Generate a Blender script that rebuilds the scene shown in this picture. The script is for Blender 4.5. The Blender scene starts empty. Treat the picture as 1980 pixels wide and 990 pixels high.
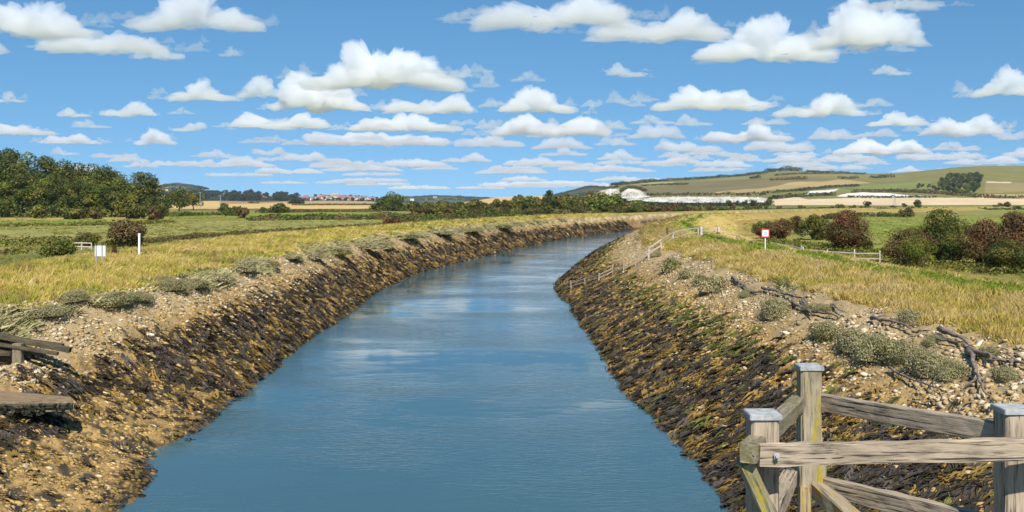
import bpy, bmesh, math
import numpy as np
from mathutils import Vector, Matrix

sc = bpy.context.scene
COL = sc.collection
R = np.random.default_rng(11)
# ---------------------------------------------------------------- survey frame
# The photograph was used like a survey: a pixel (u, v) and a known level or
# distance give a point of the place.  Eye 9 m above the river, lens F pixels.
F, U0, HZ, EYE = 1900.0, 990.0, 390.0, 9.0


def on_level(u, v, z):
    y = (EYE - z) * F / (v - HZ)
    return np.array([(u - U0) / F * y, y, z])


def at_dist(u, v, y):
    return np.array([(u - U0) / F * y, y, EYE - (v - HZ) / F * y])


# ---------------------------------------------------------------- noise
def noise3(p, seed=0):
    p = np.asarray(p, float)
    i = np.floor(p).astype(np.int64)
    f = p - i
    w = f * f * f * (f * (f * 6 - 15) + 10)
    out = 0
    for dx in (0, 1):
        for dy in (0, 1):
            for dz in (0, 1):
                h = ((i[:, 0] + dx) * 374761393 + (i[:, 1] + dy) * 668265263 + (i[:, 2] + dz) * 2147483647 + seed * 974634777) & 0x7fffffff
                h = ((h ^ (h >> 13)) * 1274126177) & 0x7fffffff
                h = h ^ (h >> 16)
                a = (h & 1023) / 1023. * 2 * np.pi
                c = ((h >> 10) & 1023) / 511.5 - 1
                s = np.sqrt(np.maximum(0, 1 - c * c))
                d = (f[:, 0] - dx) * s * np.cos(a) + (f[:, 1] - dy) * s * np.sin(a) + (f[:, 2] - dz) * c
                out = out + d * (w[:, 0] if dx else 1 - w[:, 0]) * (w[:, 1] if dy else 1 - w[:, 1]) * (w[:, 2] if dz else 1 - w[:, 2])
    return out


def n2(x, y, scale, seed=0, oct=3):
    """fractal noise of the plan position, about -1..1; scale in metres"""
    o, a, t = 0, 1., 0
    p = np.stack([np.ravel(x), np.ravel(y), np.full(np.size(x), seed * 3.7 + .31)], 1) / scale
    p[:, 2] = seed * 3.7 + .31
    for k in range(oct):
        o = o + a * noise3(p * 2 ** k, seed + k)
        t += a
        a *= .55
    return (o / t * 1.7).reshape(np.shape(x))


def sm(a, b, x):
    t = np.clip((x - a) / (b - a), 0, 1)
    return t * t * (3 - 2 * t)


# ---------------------------------------------------------------- objects
def tag(o, label=None, cat=None, group=None, kind=None):
    if label:
        o['label'] = label
    if cat:
        o['category'] = cat
    if group:
        o['group'] = group
    if kind:
        o['kind'] = kind
    return o


def mk_mesh(name, verts, faces, mat=None, col=None, smooth=False):
    verts = np.asarray(verts, np.float32)
    faces = np.asarray(faces, np.int32)
    me = bpy.data.meshes.new(name)
    k = faces.shape[1]
    me.vertices.add(len(verts))
    me.vertices.foreach_set('co', verts.ravel())
    me.loops.add(faces.size)
    me.loops.foreach_set('vertex_index', faces.ravel())
    me.polygons.add(len(faces))
    me.polygons.foreach_set('loop_start', np.arange(0, faces.size, k, dtype=np.int32))
    me.polygons.foreach_set('loop_total', np.full(len(faces), k, np.int32))
    if smooth:
        me.polygons.foreach_set('use_smooth', np.ones(len(faces), bool))
    if col is not None:
        at = me.color_attributes.new('tint', 'FLOAT_COLOR', 'POINT')
        c = np.ones((len(verts), 4), np.float32)
        c[:, :3] = col
        at.data.foreach_set('color', c.ravel())
    me.update(calc_edges=True)
    if mat:
        me.materials.append(mat)
    return me


def link(name, data, parent=None, loc=None):
    o = bpy.data.objects.new(name, data)
    COL.objects.link(o)
    if parent is not None:
        o.parent = parent
    if loc is not None:
        o.location = [float(q) for q in loc]
    return o


def empty(name, loc):
    return link(name, None, loc=loc)


class MB:
    """collects shapes into one mesh"""

    def __init__(s):
        s.v, s.f, s.n = [], [], 0

    def add(s, v, f):
        s.v.append(np.asarray(v, float))
        s.f += [[int(i) + s.n for i in q] for q in f]
        s.n += len(v)

    def box(s, c, d, m=None):
        c, d = np.array(c, float), np.array(d, float) / 2
        v = np.array([[x, y, z] for x in (-1, 1) for y in (-1, 1) for z in (-1, 1)]) * d
        if m is not None:
            v = v @ np.array(m).T
        s.add(v + c, [(0, 1, 3, 2), (4, 6, 7, 5), (0, 4, 5, 1), (2, 3, 7, 6), (0, 2, 6, 4), (1, 5, 7, 3)])

    def tube(s, pts, rad, n=6):
        pts = np.asarray(pts, float)
        rad = np.broadcast_to(rad, (len(pts),))
        t = np.gradient(pts, axis=0)
        t /= np.linalg.norm(t, axis=1)[:, None] + 1e-9
        ref = np.array([.31, .17, 1.]) if abs(t[:, 2]).mean() < .8 else np.array([1., .2, 0])
        V = []
        for p, q, r in zip(pts, t, rad):
            a = np.cross(q, ref)
            a /= np.linalg.norm(a)
            b = np.cross(q, a)
            for k in range(n):
                w = 2 * np.pi * k / n
                V.append(p + r * (a * np.cos(w) + b * np.sin(w)))
        m = len(pts)
        Fc = [(i * n + k, i * n + (k + 1) % n, (i + 1) * n + (k + 1) % n, (i + 1) * n + k) for i in range(m - 1) for k in range(n)]
        Fc += [tuple(range(n))[::-1], tuple((m - 1) * n + k for k in range(n))]
        s.add(V, Fc)

    def bar(s, a, b, w, h):
        a, b = np.array(a, float), np.array(b, float)
        x = b - a
        L = np.linalg.norm(x)
        x /= L
        y = np.cross([0, 0, 1], x) if abs(x[2]) < .95 else np.cross([0, 1, 0], x)
        y /= np.linalg.norm(y)
        z = np.cross(x, y)
        s.box((a + b) / 2, (L, w, h), np.stack([x, y, z], 1))

    def build(s, name, mat, parent=None, loc=None, smooth=False, off=None):
        me = bpy.data.meshes.new(name)
        v = np.concatenate(s.v)
        if off is not None:
            v = v - np.array(off, float)
        me.from_pydata(v.tolist(), [], s.f)
        if smooth:
            me.polygons.foreach_set('use_smooth', np.ones(len(me.polygons), bool))
        me.materials.append(mat)
        me.update()
        return link(name, me, parent, loc)


# ---------------------------------------------------------------- materials
def new_mat(name):
    m = bpy.data.materials.new(name)
    m.use_nodes = True
    nt = m.node_tree
    return m, nt, nt.nodes['Principled BSDF']


def nd(nt, typ, **kw):
    n = nt.nodes.new(typ)
    for k, v in kw.items():
        if k in n.inputs:
            n.inputs[k].default_value = v
        else:
            setattr(n, k, v)
    return n


def mixc(nt, fac, a, b, mode='MIX'):
    n = nt.nodes.new('ShaderNodeMix')
    n.data_type = 'RGBA'
    n.blend_type = mode
    for i, val in ((0, fac), (6, a), (7, b)):
        if hasattr(val, 'is_linked'):
            nt.links.new(val, n.inputs[i])
        elif i == 0:
            n.inputs[0].default_value = val
        else:
            n.inputs[i].default_value = (*val, 1)
    return n.outputs[2]


def ramp(nt, src, stops):
    n = nt.nodes.new('ShaderNodeValToRGB')
    el = n.color_ramp.elements
    while len(el) < len(stops):
        el.new(.5)
    for e, (p, c) in zip(el, stops):
        e.position = p
        e.color = (*(c if hasattr(c, '__len__') else (c, c, c)), 1)
    nt.links.new(src, n.inputs[0])
    return n.outputs[0]


def tex(nt, scale, detail=4, rough=.55, coord='Object', stretch=None, kind='ShaderNodeTexNoise'):
    tc = nt.nodes.new('ShaderNodeTexCoord')
    src = tc.outputs[coord]
    if stretch:
        mp = nt.nodes.new('ShaderNodeMapping')
        mp.inputs['Scale'].default_value = stretch
        nt.links.new(src, mp.inputs[0])
        src = mp.outputs[0]
    n = nt.nodes.new(kind)
    n.inputs['Scale'].default_value = scale
    if 'Detail' in n.inputs:
        n.inputs['Detail'].default_value = detail
    if 'Roughness' in n.inputs:
        n.inputs['Roughness'].default_value = rough
    nt.links.new(src, n.inputs['Vector'])
    return n


def bump(nt, b, height, strength, dist):
    n = nt.nodes.new('ShaderNodeBump')
    n.inputs['Strength'].default_value = strength
    n.inputs['Distance'].default_value = dist
    nt.links.new(height, n.inputs['Height'])
    nt.links.new(n.outputs[0], b.inputs['Normal'])


def tint_mat(name, rough=.85, trans=0., spec=.25, var=None, bmp=None):
    """colour from the mesh's own tint attribute; optional mottling and leaf translucency"""
    m, nt, b = new_mat(name)
    a = nt.nodes.new('ShaderNodeVertexColor')
    a.layer_name = 'tint'
    c = a.outputs[0]
    if var:
        for scale, lo, hi in var:
            t = tex(nt, scale, 5, .65)
            c = mixc(nt, 1., c, ramp(nt, t.outputs[0], [(.3, lo), (.7, hi)]), 'MULTIPLY')
    nt.links.new(c, b.inputs['Base Color'])
    b.inputs['Roughness'].default_value = rough
    b.inputs['Specular IOR Level'].default_value = spec
    if bmp:
        t = tex(nt, bmp[0], 6, .7)
        bump(nt, b, t.outputs[0], bmp[1], bmp[2])
    if trans:
        tr = nt.nodes.new('ShaderNodeBsdfTranslucent')
        nt.links.new(c, tr.inputs[0])
        mx = nt.nodes.new('ShaderNodeMixShader')
        mx.inputs[0].default_value = trans
        nt.links.new(b.outputs[0], mx.inputs[1])
        nt.links.new(tr.outputs[0], mx.inputs[2])
        nt.links.new(mx.outputs[0], nt.nodes['Material Output'].inputs[0])
    return m


def plain_mat(name, c, rough=.7, metal=0., var=(.75, 1.2), scale=6.):
    m, nt, b = new_mat(name)
    t = tex(nt, scale, 4, .6)
    nt.links.new(mixc(nt, 1., c, ramp(nt, t.outputs[0], [(.3, var[0]), (.7, var[1])]), 'MULTIPLY'), b.inputs['Base Color'])
    b.inputs['Roughness'].default_value = rough
    b.inputs['Metallic'].default_value = metal
    return m


def wood_mat(name, base=(.30, .25, .20), dark=(.09, .075, .06), lichen=None, lo=.56, moss=0.):
    """weathered timber; every beam's long axis is its local X"""
    m, nt, b = new_mat(name)
    g = tex(nt, 6., 6, .65, stretch=(.5, 7, 7))
    c = ramp(nt, g.outputs[0], [(.33, dark), (.47, base), (.68, tuple(q * 1.35 for q in base))])
    big = tex(nt, 2.2, 3, .6)
    c = mixc(nt, 1., c, ramp(nt, big.outputs[0], [(.3, (.72, .70, .66)), (.7, (1.1, 1.08, 1.05))]), 'MULTIPLY')
    crack = tex(nt, 9., 2, .5, stretch=(.12, 5, 5))
    c = mixc(nt, ramp(nt, crack.outputs[0], [(.345, 1.), (.385, 0.)]), c, (.035, .027, .02))
    if moss:
        t2 = tex(nt, 3., 5, .7, stretch=(.6, 2, 2))
        f2 = ramp(nt, t2.outputs[0], [(.5, 0.), (.66, moss)])
        c = mixc(nt, f2, c, (.13, .13, .035))
    if lichen:
        t = tex(nt, 7., 8, .8, stretch=(.35, 1.5, 1.5))
        f = ramp(nt, t.outputs[0], [(lo, 0.), (lo + .09, .85)])
        c = mixc(nt, f, c, lichen)
    nt.links.new(c, b.inputs['Base Color'])
    b.inputs['Roughness'].default_value = .85
    bump(nt, b, g.outputs[0], .6, .012)
    return m


M = {}
M['ground'] = tint_mat('ground_cover', .95, 0, .1, [(.9, .72, 1.25), (.11, .82, 1.18)], (2.5, .6, .25))
M['hill'] = tint_mat('hill_turf', .95, 0, .1, [(.03, .86, 1.14), (.006, .9, 1.1)])
M['grass'] = tint_mat('grass_blades', .8, .3, .15)
M['leaf'] = tint_mat('leaves', .65, .3, .2)
M['stone'] = tint_mat('shore_stone', .9, 0, .2, [(9., .75, 1.2)])
M['weed'] = tint_mat('wet_seaweed', .65, .05, .18)
M['bark'] = plain_mat('bark', (.10, .075, .055), .9, scale=1.2)
M['drift'] = plain_mat('driftwood_grey', (.19, .15, .115), .9, var=(.45, 1.3), scale=5.)
M['wood'] = wood_mat('weathered_timber', (.34, .27, .19), (.06, .043, .028))
M['wood_lichen'] = wood_mat('lichened_timber', (.30, .25, .17), lichen=(.36, .27, .02), lo=.525, moss=.75)
M['wood_orange'] = wood_mat('orange_lichened_timber', (.30, .25, .17), lichen=(.46, .25, .02), lo=.51, moss=.4)
M['wood_moss'] = wood_mat('mossy_timber', (.22, .18, .12), moss=.9)
M['wood_dark'] = wood_mat('tarred_timber', (.075, .052, .032), (.025, .018, .012), moss=.4)
M['wood_brown'] = wood_mat('brown_timber', (.25, .17, .095), (.07, .045, .025), moss=.5)
M['fence'] = wood_mat('pale_fence_rail', (.52, .45, .37), (.26, .21, .17))
M['cap'] = plain_mat('pale_cap_metal', (.36, .36, .345), .8, var=(.6, 1.25), scale=14.)
M['steel'] = plain_mat('galvanised_steel', (.34, .38, .42), .5, .3)
M['board'] = plain_mat('white_sign_back', (.66, .70, .72), .6, var=(.93, 1.04))
M['white'] = plain_mat('white_paint', (.80, .77, .74), .5, var=(.93, 1.04))
M['red'] = plain_mat('red_paint', (.52, .02, .025), .5, var=(.9, 1.1))
M['grey'] = plain_mat('faded_print', (.42, .52, .48), .6, var=(.85, 1.1))
M['black'] = plain_mat('black_rubber', (.02, .02, .025), .6)
M['iron'] = plain_mat('rusty_iron', (.10, .06, .045), .7)
M['roof'] = plain_mat('red_roof_tile', (.30, .10, .06), .85, scale=.3)
M['slate'] = plain_mat('slate_roof', (.16, .15, .16), .8, scale=.3)
M['render'] = plain_mat('white_house_wall', (.66, .62, .56), .85, scale=.3)
M['brick'] = plain_mat('brick_house_wall', (.36, .20, .14), .85, scale=.3)
M['sand'] = plain_mat('sandstone', (.46, .37, .27), .9, scale=.3)
M['dark_glass'] = plain_mat('window_glass', (.03, .035, .04), .2)
M['wool'] = plain_mat('white_fleece', (.70, .66, .58), .95)
# chalk with grassy, dirty gullies
_m, _nt, _b = new_mat('chalk')
_t = tex(_nt, .075, 6, .75, stretch=(1, .5, .45))
_c = ramp(_nt, _t.outputs[0], [(.36, (.13, .125, .07)), (.46, (.42, .395, .33)), (.62, (.60, .565, .50))])
_nt.links.new(_c, _b.inputs['Base Color'])
_b.inputs['Roughness'].default_value = .95
M['chalk'] = _m
# river: murky body colour under a rippled dielectric surface
_m, _nt, _b = new_mat('river_water')
_b.inputs['Roughness'].default_value = .04
_b.inputs['IOR'].default_value = 1.333
_t0 = tex(_nt, .05, 3, .5, stretch=(1, .6, 1))
_nt.links.new(ramp(_nt, _t0.outputs[0], [(.3, (.038, .090, .110)), (.7, (.050, .104, .116))]), _b.inputs['Base Color'])
_w1 = tex(_nt, 2.8, 4, .56, stretch=(.7, 1.5, 1))
_w1.inputs['Distortion'].default_value = .6
_w2 = tex(_nt, .30, 3, .5, stretch=(.5, 1.3, 1))
_w3 = tex(_nt, .10, 5, .62, stretch=(.55, 1., 1))
_sw = ramp(_nt, _w3.outputs[0], [(.42, .04), (.60, 1.)])
_mul = nd(_nt, 'ShaderNodeMath', operation='MULTIPLY')
_nt.links.new(_w1.outputs[0], _mul.inputs[0])
_nt.links.new(_sw, _mul.inputs[1])
_ad = nd(_nt, 'ShaderNodeMath', operation='MULTIPLY_ADD')
_nt.links.new(_w2.outputs[0], _ad.inputs[0])
_ad.inputs[1].default_value = .6
_nt.links.new(_mul.outputs[0], _ad.inputs[2])
bump(_nt, _b, _ad.outputs[0], 1.0, .029)
M['water'] = _m
# cloud vapour and haze
m = bpy.data.materials.new('cloud_vapour')
m.use_nodes = True
m.node_tree.nodes.clear()
_o = m.node_tree.nodes.new('ShaderNodeOutputMaterial')
_v = nd(m.node_tree, 'ShaderNodeVolumeScatter', Color=(.925, .943, .972, 1), Density=.0115, Anisotropy=.25)
m.node_tree.links.new(_v.outputs[0], _o.inputs['Volume'])
M['cloud'] = m
m = M['cloud'].copy()
m.name = 'thin_cloud_vapour'
for _n in m.node_tree.nodes:
    if 'Density' in _n.inputs:
        _n.inputs['Density'].default_value = .0065  # lower density stands in for haze over the far clouds
M['thin_cloud'] = m
m = bpy.data.materials.new('thin_haze')
m.use_nodes = True
m.node_tree.nodes.clear()
_o = m.node_tree.nodes.new('ShaderNodeOutputMaterial')
_v = nd(m.node_tree, 'ShaderNodeVolumePrincipled', Color=(.74, .86, 1., 1), Density=2.8e-5)
m.node_tree.links.new(_v.outputs[0], _o.inputs['Volume'])
M['haze'] = m


# ---------------------------------------------------------------- the river and its banks
def smooth_line(pts, step=2.5):
    p = np.array(pts, float)
    s = np.r_[0, np.cumsum(np.linalg.norm(np.diff(p, axis=0), axis=1))]
    q = np.arange(0, s[-1], step)
    x = np.stack([np.interp(q, s, p[:, 0]), np.interp(q, s, p[:, 1])], 1)
    for _ in range(2):
        x[1:-1] = x[1:-1] * .5 + (x[:-2] + x[2:]) * .25
    return x


L_PX = [(268, 970), (280, 919), (310, 889), (359, 840), (400, 814), (487, 750), (560, 679), (625, 638), (664, 612), (740, 557), (803, 529),
        (879, 509), (950, 492), (1001, 479), (1102, 459), (1228, 443), (1253, 442)]
R_PX = [(1415, 985), (1390, 940), (1350, 890), (1300, 845), (1230, 775), (1190, 725), (1170, 690), (1140, 645), (1110, 605), (1103, 584), (1079, 572),
        (1074, 549), (1107, 520), (1147, 488), (1223, 462), (1253, 449)]
LE = smooth_line([(-10.2, -60), (-10.6, 10)] + [tuple(on_level(u, v, 0)[:2]) for u, v in L_PX] + [(59, 364), (93, 433), (160, 543), (260, 680), (420, 860)])
RE = smooth_line([(6.2, -60), (6.3, 10)] + [tuple(on_level(u, v, 0)[:2]) for u, v in R_PX] + [(52, 318), (76, 355), (110, 418), (177, 527), (277, 664), (437, 844)])
WATER = np.concatenate([LE, RE[::-1]])


def dist_line(P, line):
    out = np.full(len(P), 1e9)
    a, b = line[:-1], line[1:]
    e = b - a
    ee = (e * e).sum(1)
    for s in range(0, len(P), 20000):
        q = P[s:s + 20000]
        t = np.clip((q[:, None, 0] - a[:, 0]) * e[:, 0] / ee + (q[:, None, 1] - a[:, 1]) * e[:, 1] / ee, 0, 1)
        dx = q[:, None, 0] - a[:, 0] - t * e[:, 0]
        dy = q[:, None, 1] - a[:, 1] - t * e[:, 1]
        out[s:s + 20000] = np.sqrt((dx * dx + dy * dy).min(1))
    return out


def inside(P, poly):
    x, y = P[:, 0], P[:, 1]
    r = np.zeros(len(P), bool)
    j = len(poly) - 1
    for i in range(len(poly)):
        xi, yi = poly[i]
        xj, yj = poly[j]
        if yi != yj:
            r ^= ((yi > y) != (yj > y)) & (x < (xj - xi) * (y - yi) / (yj - yi) + xi)
        j = i
    return r


W_L = lambda y: np.interp(y, [20, 30, 38, 45, 55, 110, 300], [13, 11.5, 9.4, 7.6, 6.2, 5.6, 5.5])
W_R = lambda y: np.interp(y, [20, 31, 50, 100, 200, 400], [10.2, 9.7, 9.2, 9.6, 9.0, 8.0])
PLAIN = 3.2
STG = 38.3


def ground(X, Y):
    """height, distance from the water's edge (negative in the river), side (-1 left, 1 right), bank width"""
    X, Y = np.asarray(X, float).ravel(), np.asarray(Y, float).ravel()
    P = np.stack([X, Y], 1)
    z = np.full(len(P), PLAIN)
    d = np.full(len(P), 999.)
    side = np.where(X < 0, -1., 1.)
    W = np.full(len(P), 8.)
    near = (Y < 950) & (X > -110) & (X < 520)
    q = P[near]
    if len(q):
        dl, dr = dist_line(q, LE), dist_line(q, RE)
        ins = inside(q, WATER)
        sd = np.where(dl < dr, -1., 1.)
        dd = np.where(ins, -np.minimum(dl, dr), np.minimum(dl, dr))
        w = np.where(sd < 0, W_L(q[:, 1]), W_R(q[:, 1]))
        w = w * (1 + .10 * n2(q[:, 0], q[:, 1], 9., 5, 2))
        f = dd / w
        zz = np.where(dd < 0, np.maximum(dd * .45, -2.2), 4.5 * np.clip(f, 0, 1) ** np.where(sd < 0, .92 + .5 * sm(52, 42, q[:, 1]), .92))
        e = dd - w
        up = np.where(sd < 0, .25 * sm(0, 10, e), .58 * sm(0, 5, e))
        top = 4.5 + up
        fall = np.where(sd < 0, sm(11, 24, e), sm(6.8, 16, e))
        top = top * (1 - fall) + PLAIN * fall
        zz = np.where(e > 0, top, zz)
        slope = sm(-1.5, .2, dd) * (1 - sm(.0, 3., e))
        zz = zz + slope * (.19 * n2(q[:, 0], q[:, 1], 1.0, 2, 4) + .16 * n2(q[:, 0], q[:, 1], 4., 3, 2))
        zz = zz + sm(0, 3, e) * (1 - sm(16, 24, e) * .6) * (.20 * n2(q[:, 0], q[:, 1], 2.6, 4, 3))
        # pits dug for the two timber landings on the left
        lx = sm(-14.9, -15.6, q[:, 0])
        pit = lx * sm(32.8, 33.3, q[:, 1]) * sm(36.4, 35.8, q[:, 1])
        zz = np.where(sd < 0, zz - pit * np.maximum(zz - 1.80, 0), zz)
        lx = sm(-16.7, -17.6, q[:, 0])
        pit = lx * sm(STG - 1.6, STG - .9, q[:, 1]) * sm(STG + .9, STG + .6, q[:, 1])
        zz = np.where(sd < 0, zz - pit * np.maximum(zz - (2.5 + .3 * (q[:, 0] + 19.8)), 0), zz)
        z[near], d[near], side[near], W[near] = zz, dd, sd, w
    far = ~near
    if far.any():
        z[far] += .12 * n2(X[far], Y[far], 14., 6, 2)
    return z, d, side, W


def gz(x, y):
    return float(ground([x], [y])[0][0])


def on_ground(u, v, y0=22., y1=1500.):
    """where the sight line through (u, v) first meets the ground"""
    Y = np.geomspace(y0, y1, 900)
    X = (u - U0) / F * Y
    z = ground(X, Y)[0]
    ray = EYE - (v - HZ) / F * Y
    hit = np.nonzero(ray <= z)[0]
    i = hit[0] if len(hit) else len(Y) - 1
    return np.array([X[i], Y[i], z[i]])


# fields on the flat land, in plan (colour: the crop or turf growing there)
def fld(px, z=PLAIN):
    return np.array([on_level(u, v, z)[:2] for u, v in px])


STRAW, OLIVE, GREEN, DRY, PALE = (.44, .31, .095), (.20, .18, .04), (.165, .22, .025), (.38, .28, .09), (.24, .225, .065)
FIELDS = [
    (fld([(-900, 520), (-900, 408), (700, 404), (1000, 412), (760, 436), (330, 462), (0, 500)]), (.205, .19, .045)),
    (fld([(-900, 475), (-900, 438), (0, 438), (330, 428), (740, 422), (745, 434), (330, 459), (150, 466), (0, 466)]), PALE),
    (fld([(-900, 436), (-900, 428), (0, 427.5), (330, 424), (330, 428), (0, 436)]), GREEN),
    (fld([(-900, 426), (-900, 422), (0, 422), (330, 419.5), (330, 423), (0, 426.5)]), DRY),
    (fld([(320, 421), (320, 415), (730, 410), (760, 413)]), GREEN),
    (fld([(350, 408), (350, 404.5), (700, 403), (700, 406)]), (.14, .12, .04)),
    (fld([(960, 424), (930, 418), (990, 415), (1050, 417), (1040, 420)]), GREEN),
    (fld([(1480, 470), (1420, 412), (1500, 405), (2900, 405), (2900, 560), (1980, 540)]), (.20, .21, .042)),
    (fld([(1560, 418), (1560, 411), (2800, 409), (2800, 420)]), (.21, .195, .06)),
    (fld([(1640, 448), (1640, 428), (2600, 424), (2600, 470), (1980, 455)]), (.18, .22, .035)),
]


def ground_color(X, Y, z, d, side, W):
    P = np.stack([X, Y], 1)
    n = len(X)
    c = np.tile(np.array([.15, .15, .04]), (n, 1))
    for poly, col in FIELDS:
        lo, hi = poly.min(0), poly.max(0)
        k = np.nonzero((X > lo[0]) & (X < hi[0]) & (Y > lo[1]) & (Y < hi[1]))[0]
        if len(k):
            jit = np.stack([n2(X[k], Y[k], 20., 21, 2), n2(X[k], Y[k], 20., 22, 2)], 1) * 2.
            k = k[inside(P[k] + jit, poly)]
            c[k] = col
    big = n2(X, Y, 30., 8, 3)
    mid = n2(X, Y, 6., 9, 3)
    dry = sm(.1, .6, mid * .6 + big * .6)[:, None]
    c = c * (1 - .35 * dry) + np.array(DRY) * .35 * dry
    c *= (1 + .22 * mid)[:, None]
    k = np.nonzero(d < W + 26)[0]
    if not len(k):
        return c
    x, y, zz, dd, s, w = X[k], Y[k], z[k], d[k], side[k], W[k]
    a, b, g = n2(x, y, 1.3, 31, 4), n2(x, y, 5., 32, 3), n2(x, y, .6, 33, 3)
    e = dd - w
    # levee turf: straw and olive, green along the path
    t = np.array(STRAW) * .75 + 0 * zz[:, None]
    mixo = sm(-.35, .45, b + .4 * a + np.where(s < 0, .1, -.35))[:, None]
    t = t * (1 - mixo) + np.array([.25, .22, .05]) * mixo
    path = np.where(s > 0, np.exp(-((e - 6.3 - b) / 1.3) ** 2), .6 * np.exp(-((e - 15 - b) / 2.5) ** 2))[:, None]
    t = t * (1 - path) + np.array(GREEN) * path
    # shore: pale stones over brown mud, weed below
    f = dd / w
    mud = np.array([.33, .21, .08]) + 0 * t
    pale = np.array([.36, .265, .14])
    k1 = (sm(.52, .80, f + .10 * b) * sm(-.5, .3, a + .5))[:, None]
    mud = mud * (1 - k1) + pale * k1
    k2 = (sm(.74, .5, f + .12 * b) * sm(-.15, .25, g + .4 * a))[:, None]
    mud = mud * (1 - k2) + np.array([.05, .04, .028]) * k2
    wet = sm(.10, .0, f)[:, None]
    mud = mud * (1 - .75 * wet)
    far = sm(60, 220, y)[:, None]
    speck = (.65 + .7 * sm(-.3, .35, g))[:, None]
    mud = mud * (speck * far + 1 - far)
    sh = sm(-.25, .25, -e - .9 * a - .5 * b)[:, None]
    t = t * (1 - sh) + mud * sh
    fade = sm(26, 19, e)[:, None]
    c[k] = c[k] * (1 - fade) + t * fade
    return c


def build_ground():
    us = np.concatenate([np.linspace(-2600, -140, 50), np.linspace(-120, 2100, 760), np.linspace(2130, 4600, 50)])
    ys = np.concatenate([np.geomspace(18, 420, 420), np.geomspace(424, 14000, 190)])
    YY, UU = np.meshgrid(ys, us, indexing='ij')
    XX = (UU - U0) / F * YY
    a, b = XX.shape
    idx = np.arange(a * b).reshape(a, b)
    q = np.stack([idx[:-1, :-1], idx[:-1, 1:], idx[1:, 1:], idx[1:, :-1]], -1).reshape(-1, 4)
    # the land beside and behind the viewpoint
    x2, y2 = np.linspace(-140, 140, 150), np.linspace(-60, 18, 50)
    Y2, X2 = np.meshgrid(y2, x2, indexing='ij')
    i2 = np.arange(X2.size).reshape(X2.shape) + a * b
    q2 = np.stack([i2[:-1, :-1], i2[:-1, 1:], i2[1:, 1:], i2[1:, :-1]], -1).reshape(-1, 4)
    X, Y = np.r_[XX.ravel(), X2.ravel()], np.r_[YY.ravel(), Y2.ravel()]
    z, d, s, w = ground(X, Y)
    c = ground_color(X, Y, z, d, s, w)
    me = mk_mesh('ground', np.stack([X, Y, z], 1), np.concatenate([q, q2]), M['ground'], c, True)
    tag(link('ground', me), kind='structure')
    wv = np.array([(-90, -60, 0), (520, -60, 0), (520, 940, 0), (-90, 940, 0)], float)
    tag(link('water', mk_mesh('water', wv, [[0, 1, 2, 3]], M['water'])), kind='structure')


# ---------------------------------------------------------------- hills
class Hill:
    def __init__(s, name, ridge, y0, y1, base, colors, col, amp=1., zb=2.0, du=3., rows=90, power=1.0, skirt=700):
        r = np.array(ridge, float)
        s.u0, s.u1 = r[0, 0], r[-1, 0]
        s.y0, s.y1, s.zb, s.pw, s.amp = y0, y1, zb, power, amp
        s.ru, s.rv = r[:, 0], r[:, 1]
        u = np.arange(s.u0, s.u1, du)
        t = np.linspace(0, 1, rows)
        T, Ug = np.meshgrid(t, u, indexing='ij')
        Y = s.y0 + (s.y1 - s.y0) * T
        X = (Ug - U0) / F * Y
        Z = s.height(Ug, T, X, Y)
        # rounded crest and far side
        tb = np.linspace(.04, 1, 12)
        Tb, Ub = np.meshgrid(tb, u, indexing='ij')
        Yb = s.y1 + skirt * Tb
        Zc = Z[-1][None, :]
        Zb = Zc - (Zc - s.zb) * Tb ** 1.8 * 1.05
        Xb = (Ub - U0) / F * s.y1 * (1 + .1 * Tb)
        X, Y, Z = np.r_[X, Xb], np.r_[Y, Yb], np.r_[Z, Zb]
        a, b = X.shape
        idx = np.arange(a * b).reshape(a, b)
        q = np.stack([idx[:-1, :-1], idx[:-1, 1:], idx[1:, 1:], idx[1:, :-1]], -1).reshape(-1, 4)
        x, y, z = X.ravel(), Y.ravel(), Z.ravel()
        c = np.tile(np.array(col, float), (len(x), 1))
        n = n2(x, y, 160., 12, 4)
        c *= (1 + .16 * n)[:, None]
        P = np.stack([x, y], 1)
        for poly, cc in colors:
            pw = np.array([s.at(pu, pv)[:2] for pu, pv in poly])
            k = inside(P, pw)
            c[k] = np.array(cc) * (1 + .10 * n[k])[:, None]
        tag(link(name, mk_mesh(name, np.stack([x, y, z], 1), q, M['hill'], c, True)), kind='structure')

    def height(s, u, t, X, Y):
        rv = np.interp(u, s.ru, s.rv)
        zr = EYE + (HZ - rv) / F * s.y1
        p = t ** s.pw
        return s.zb + (zr - s.zb) * p + s.amp * n2(X, Y, 220., 14, 3) * (zr - s.zb) * .07 * np.sin(np.pi * np.clip(t, 0, 1))

    def at(s, u, v):
        t = np.linspace(0, 1, 160)
        Y = s.y0 + (s.y1 - s.y0) * t
        X = (u - U0) / F * Y
        Z = s.height(np.full_like(t, u), t, X, Y)
        vv = HZ + (EYE - Z) * F / Y
        i = np.nonzero(vv <= v)[0]
        i = i[0] if len(i) else len(t) - 1
        return np.array([X[i], Y[i], Z[i]])


TAN, TURF, CHALK = (.42, .30, .15), (.155, .145, .048), (.64, .60, .52)
HILLS = {}


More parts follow.
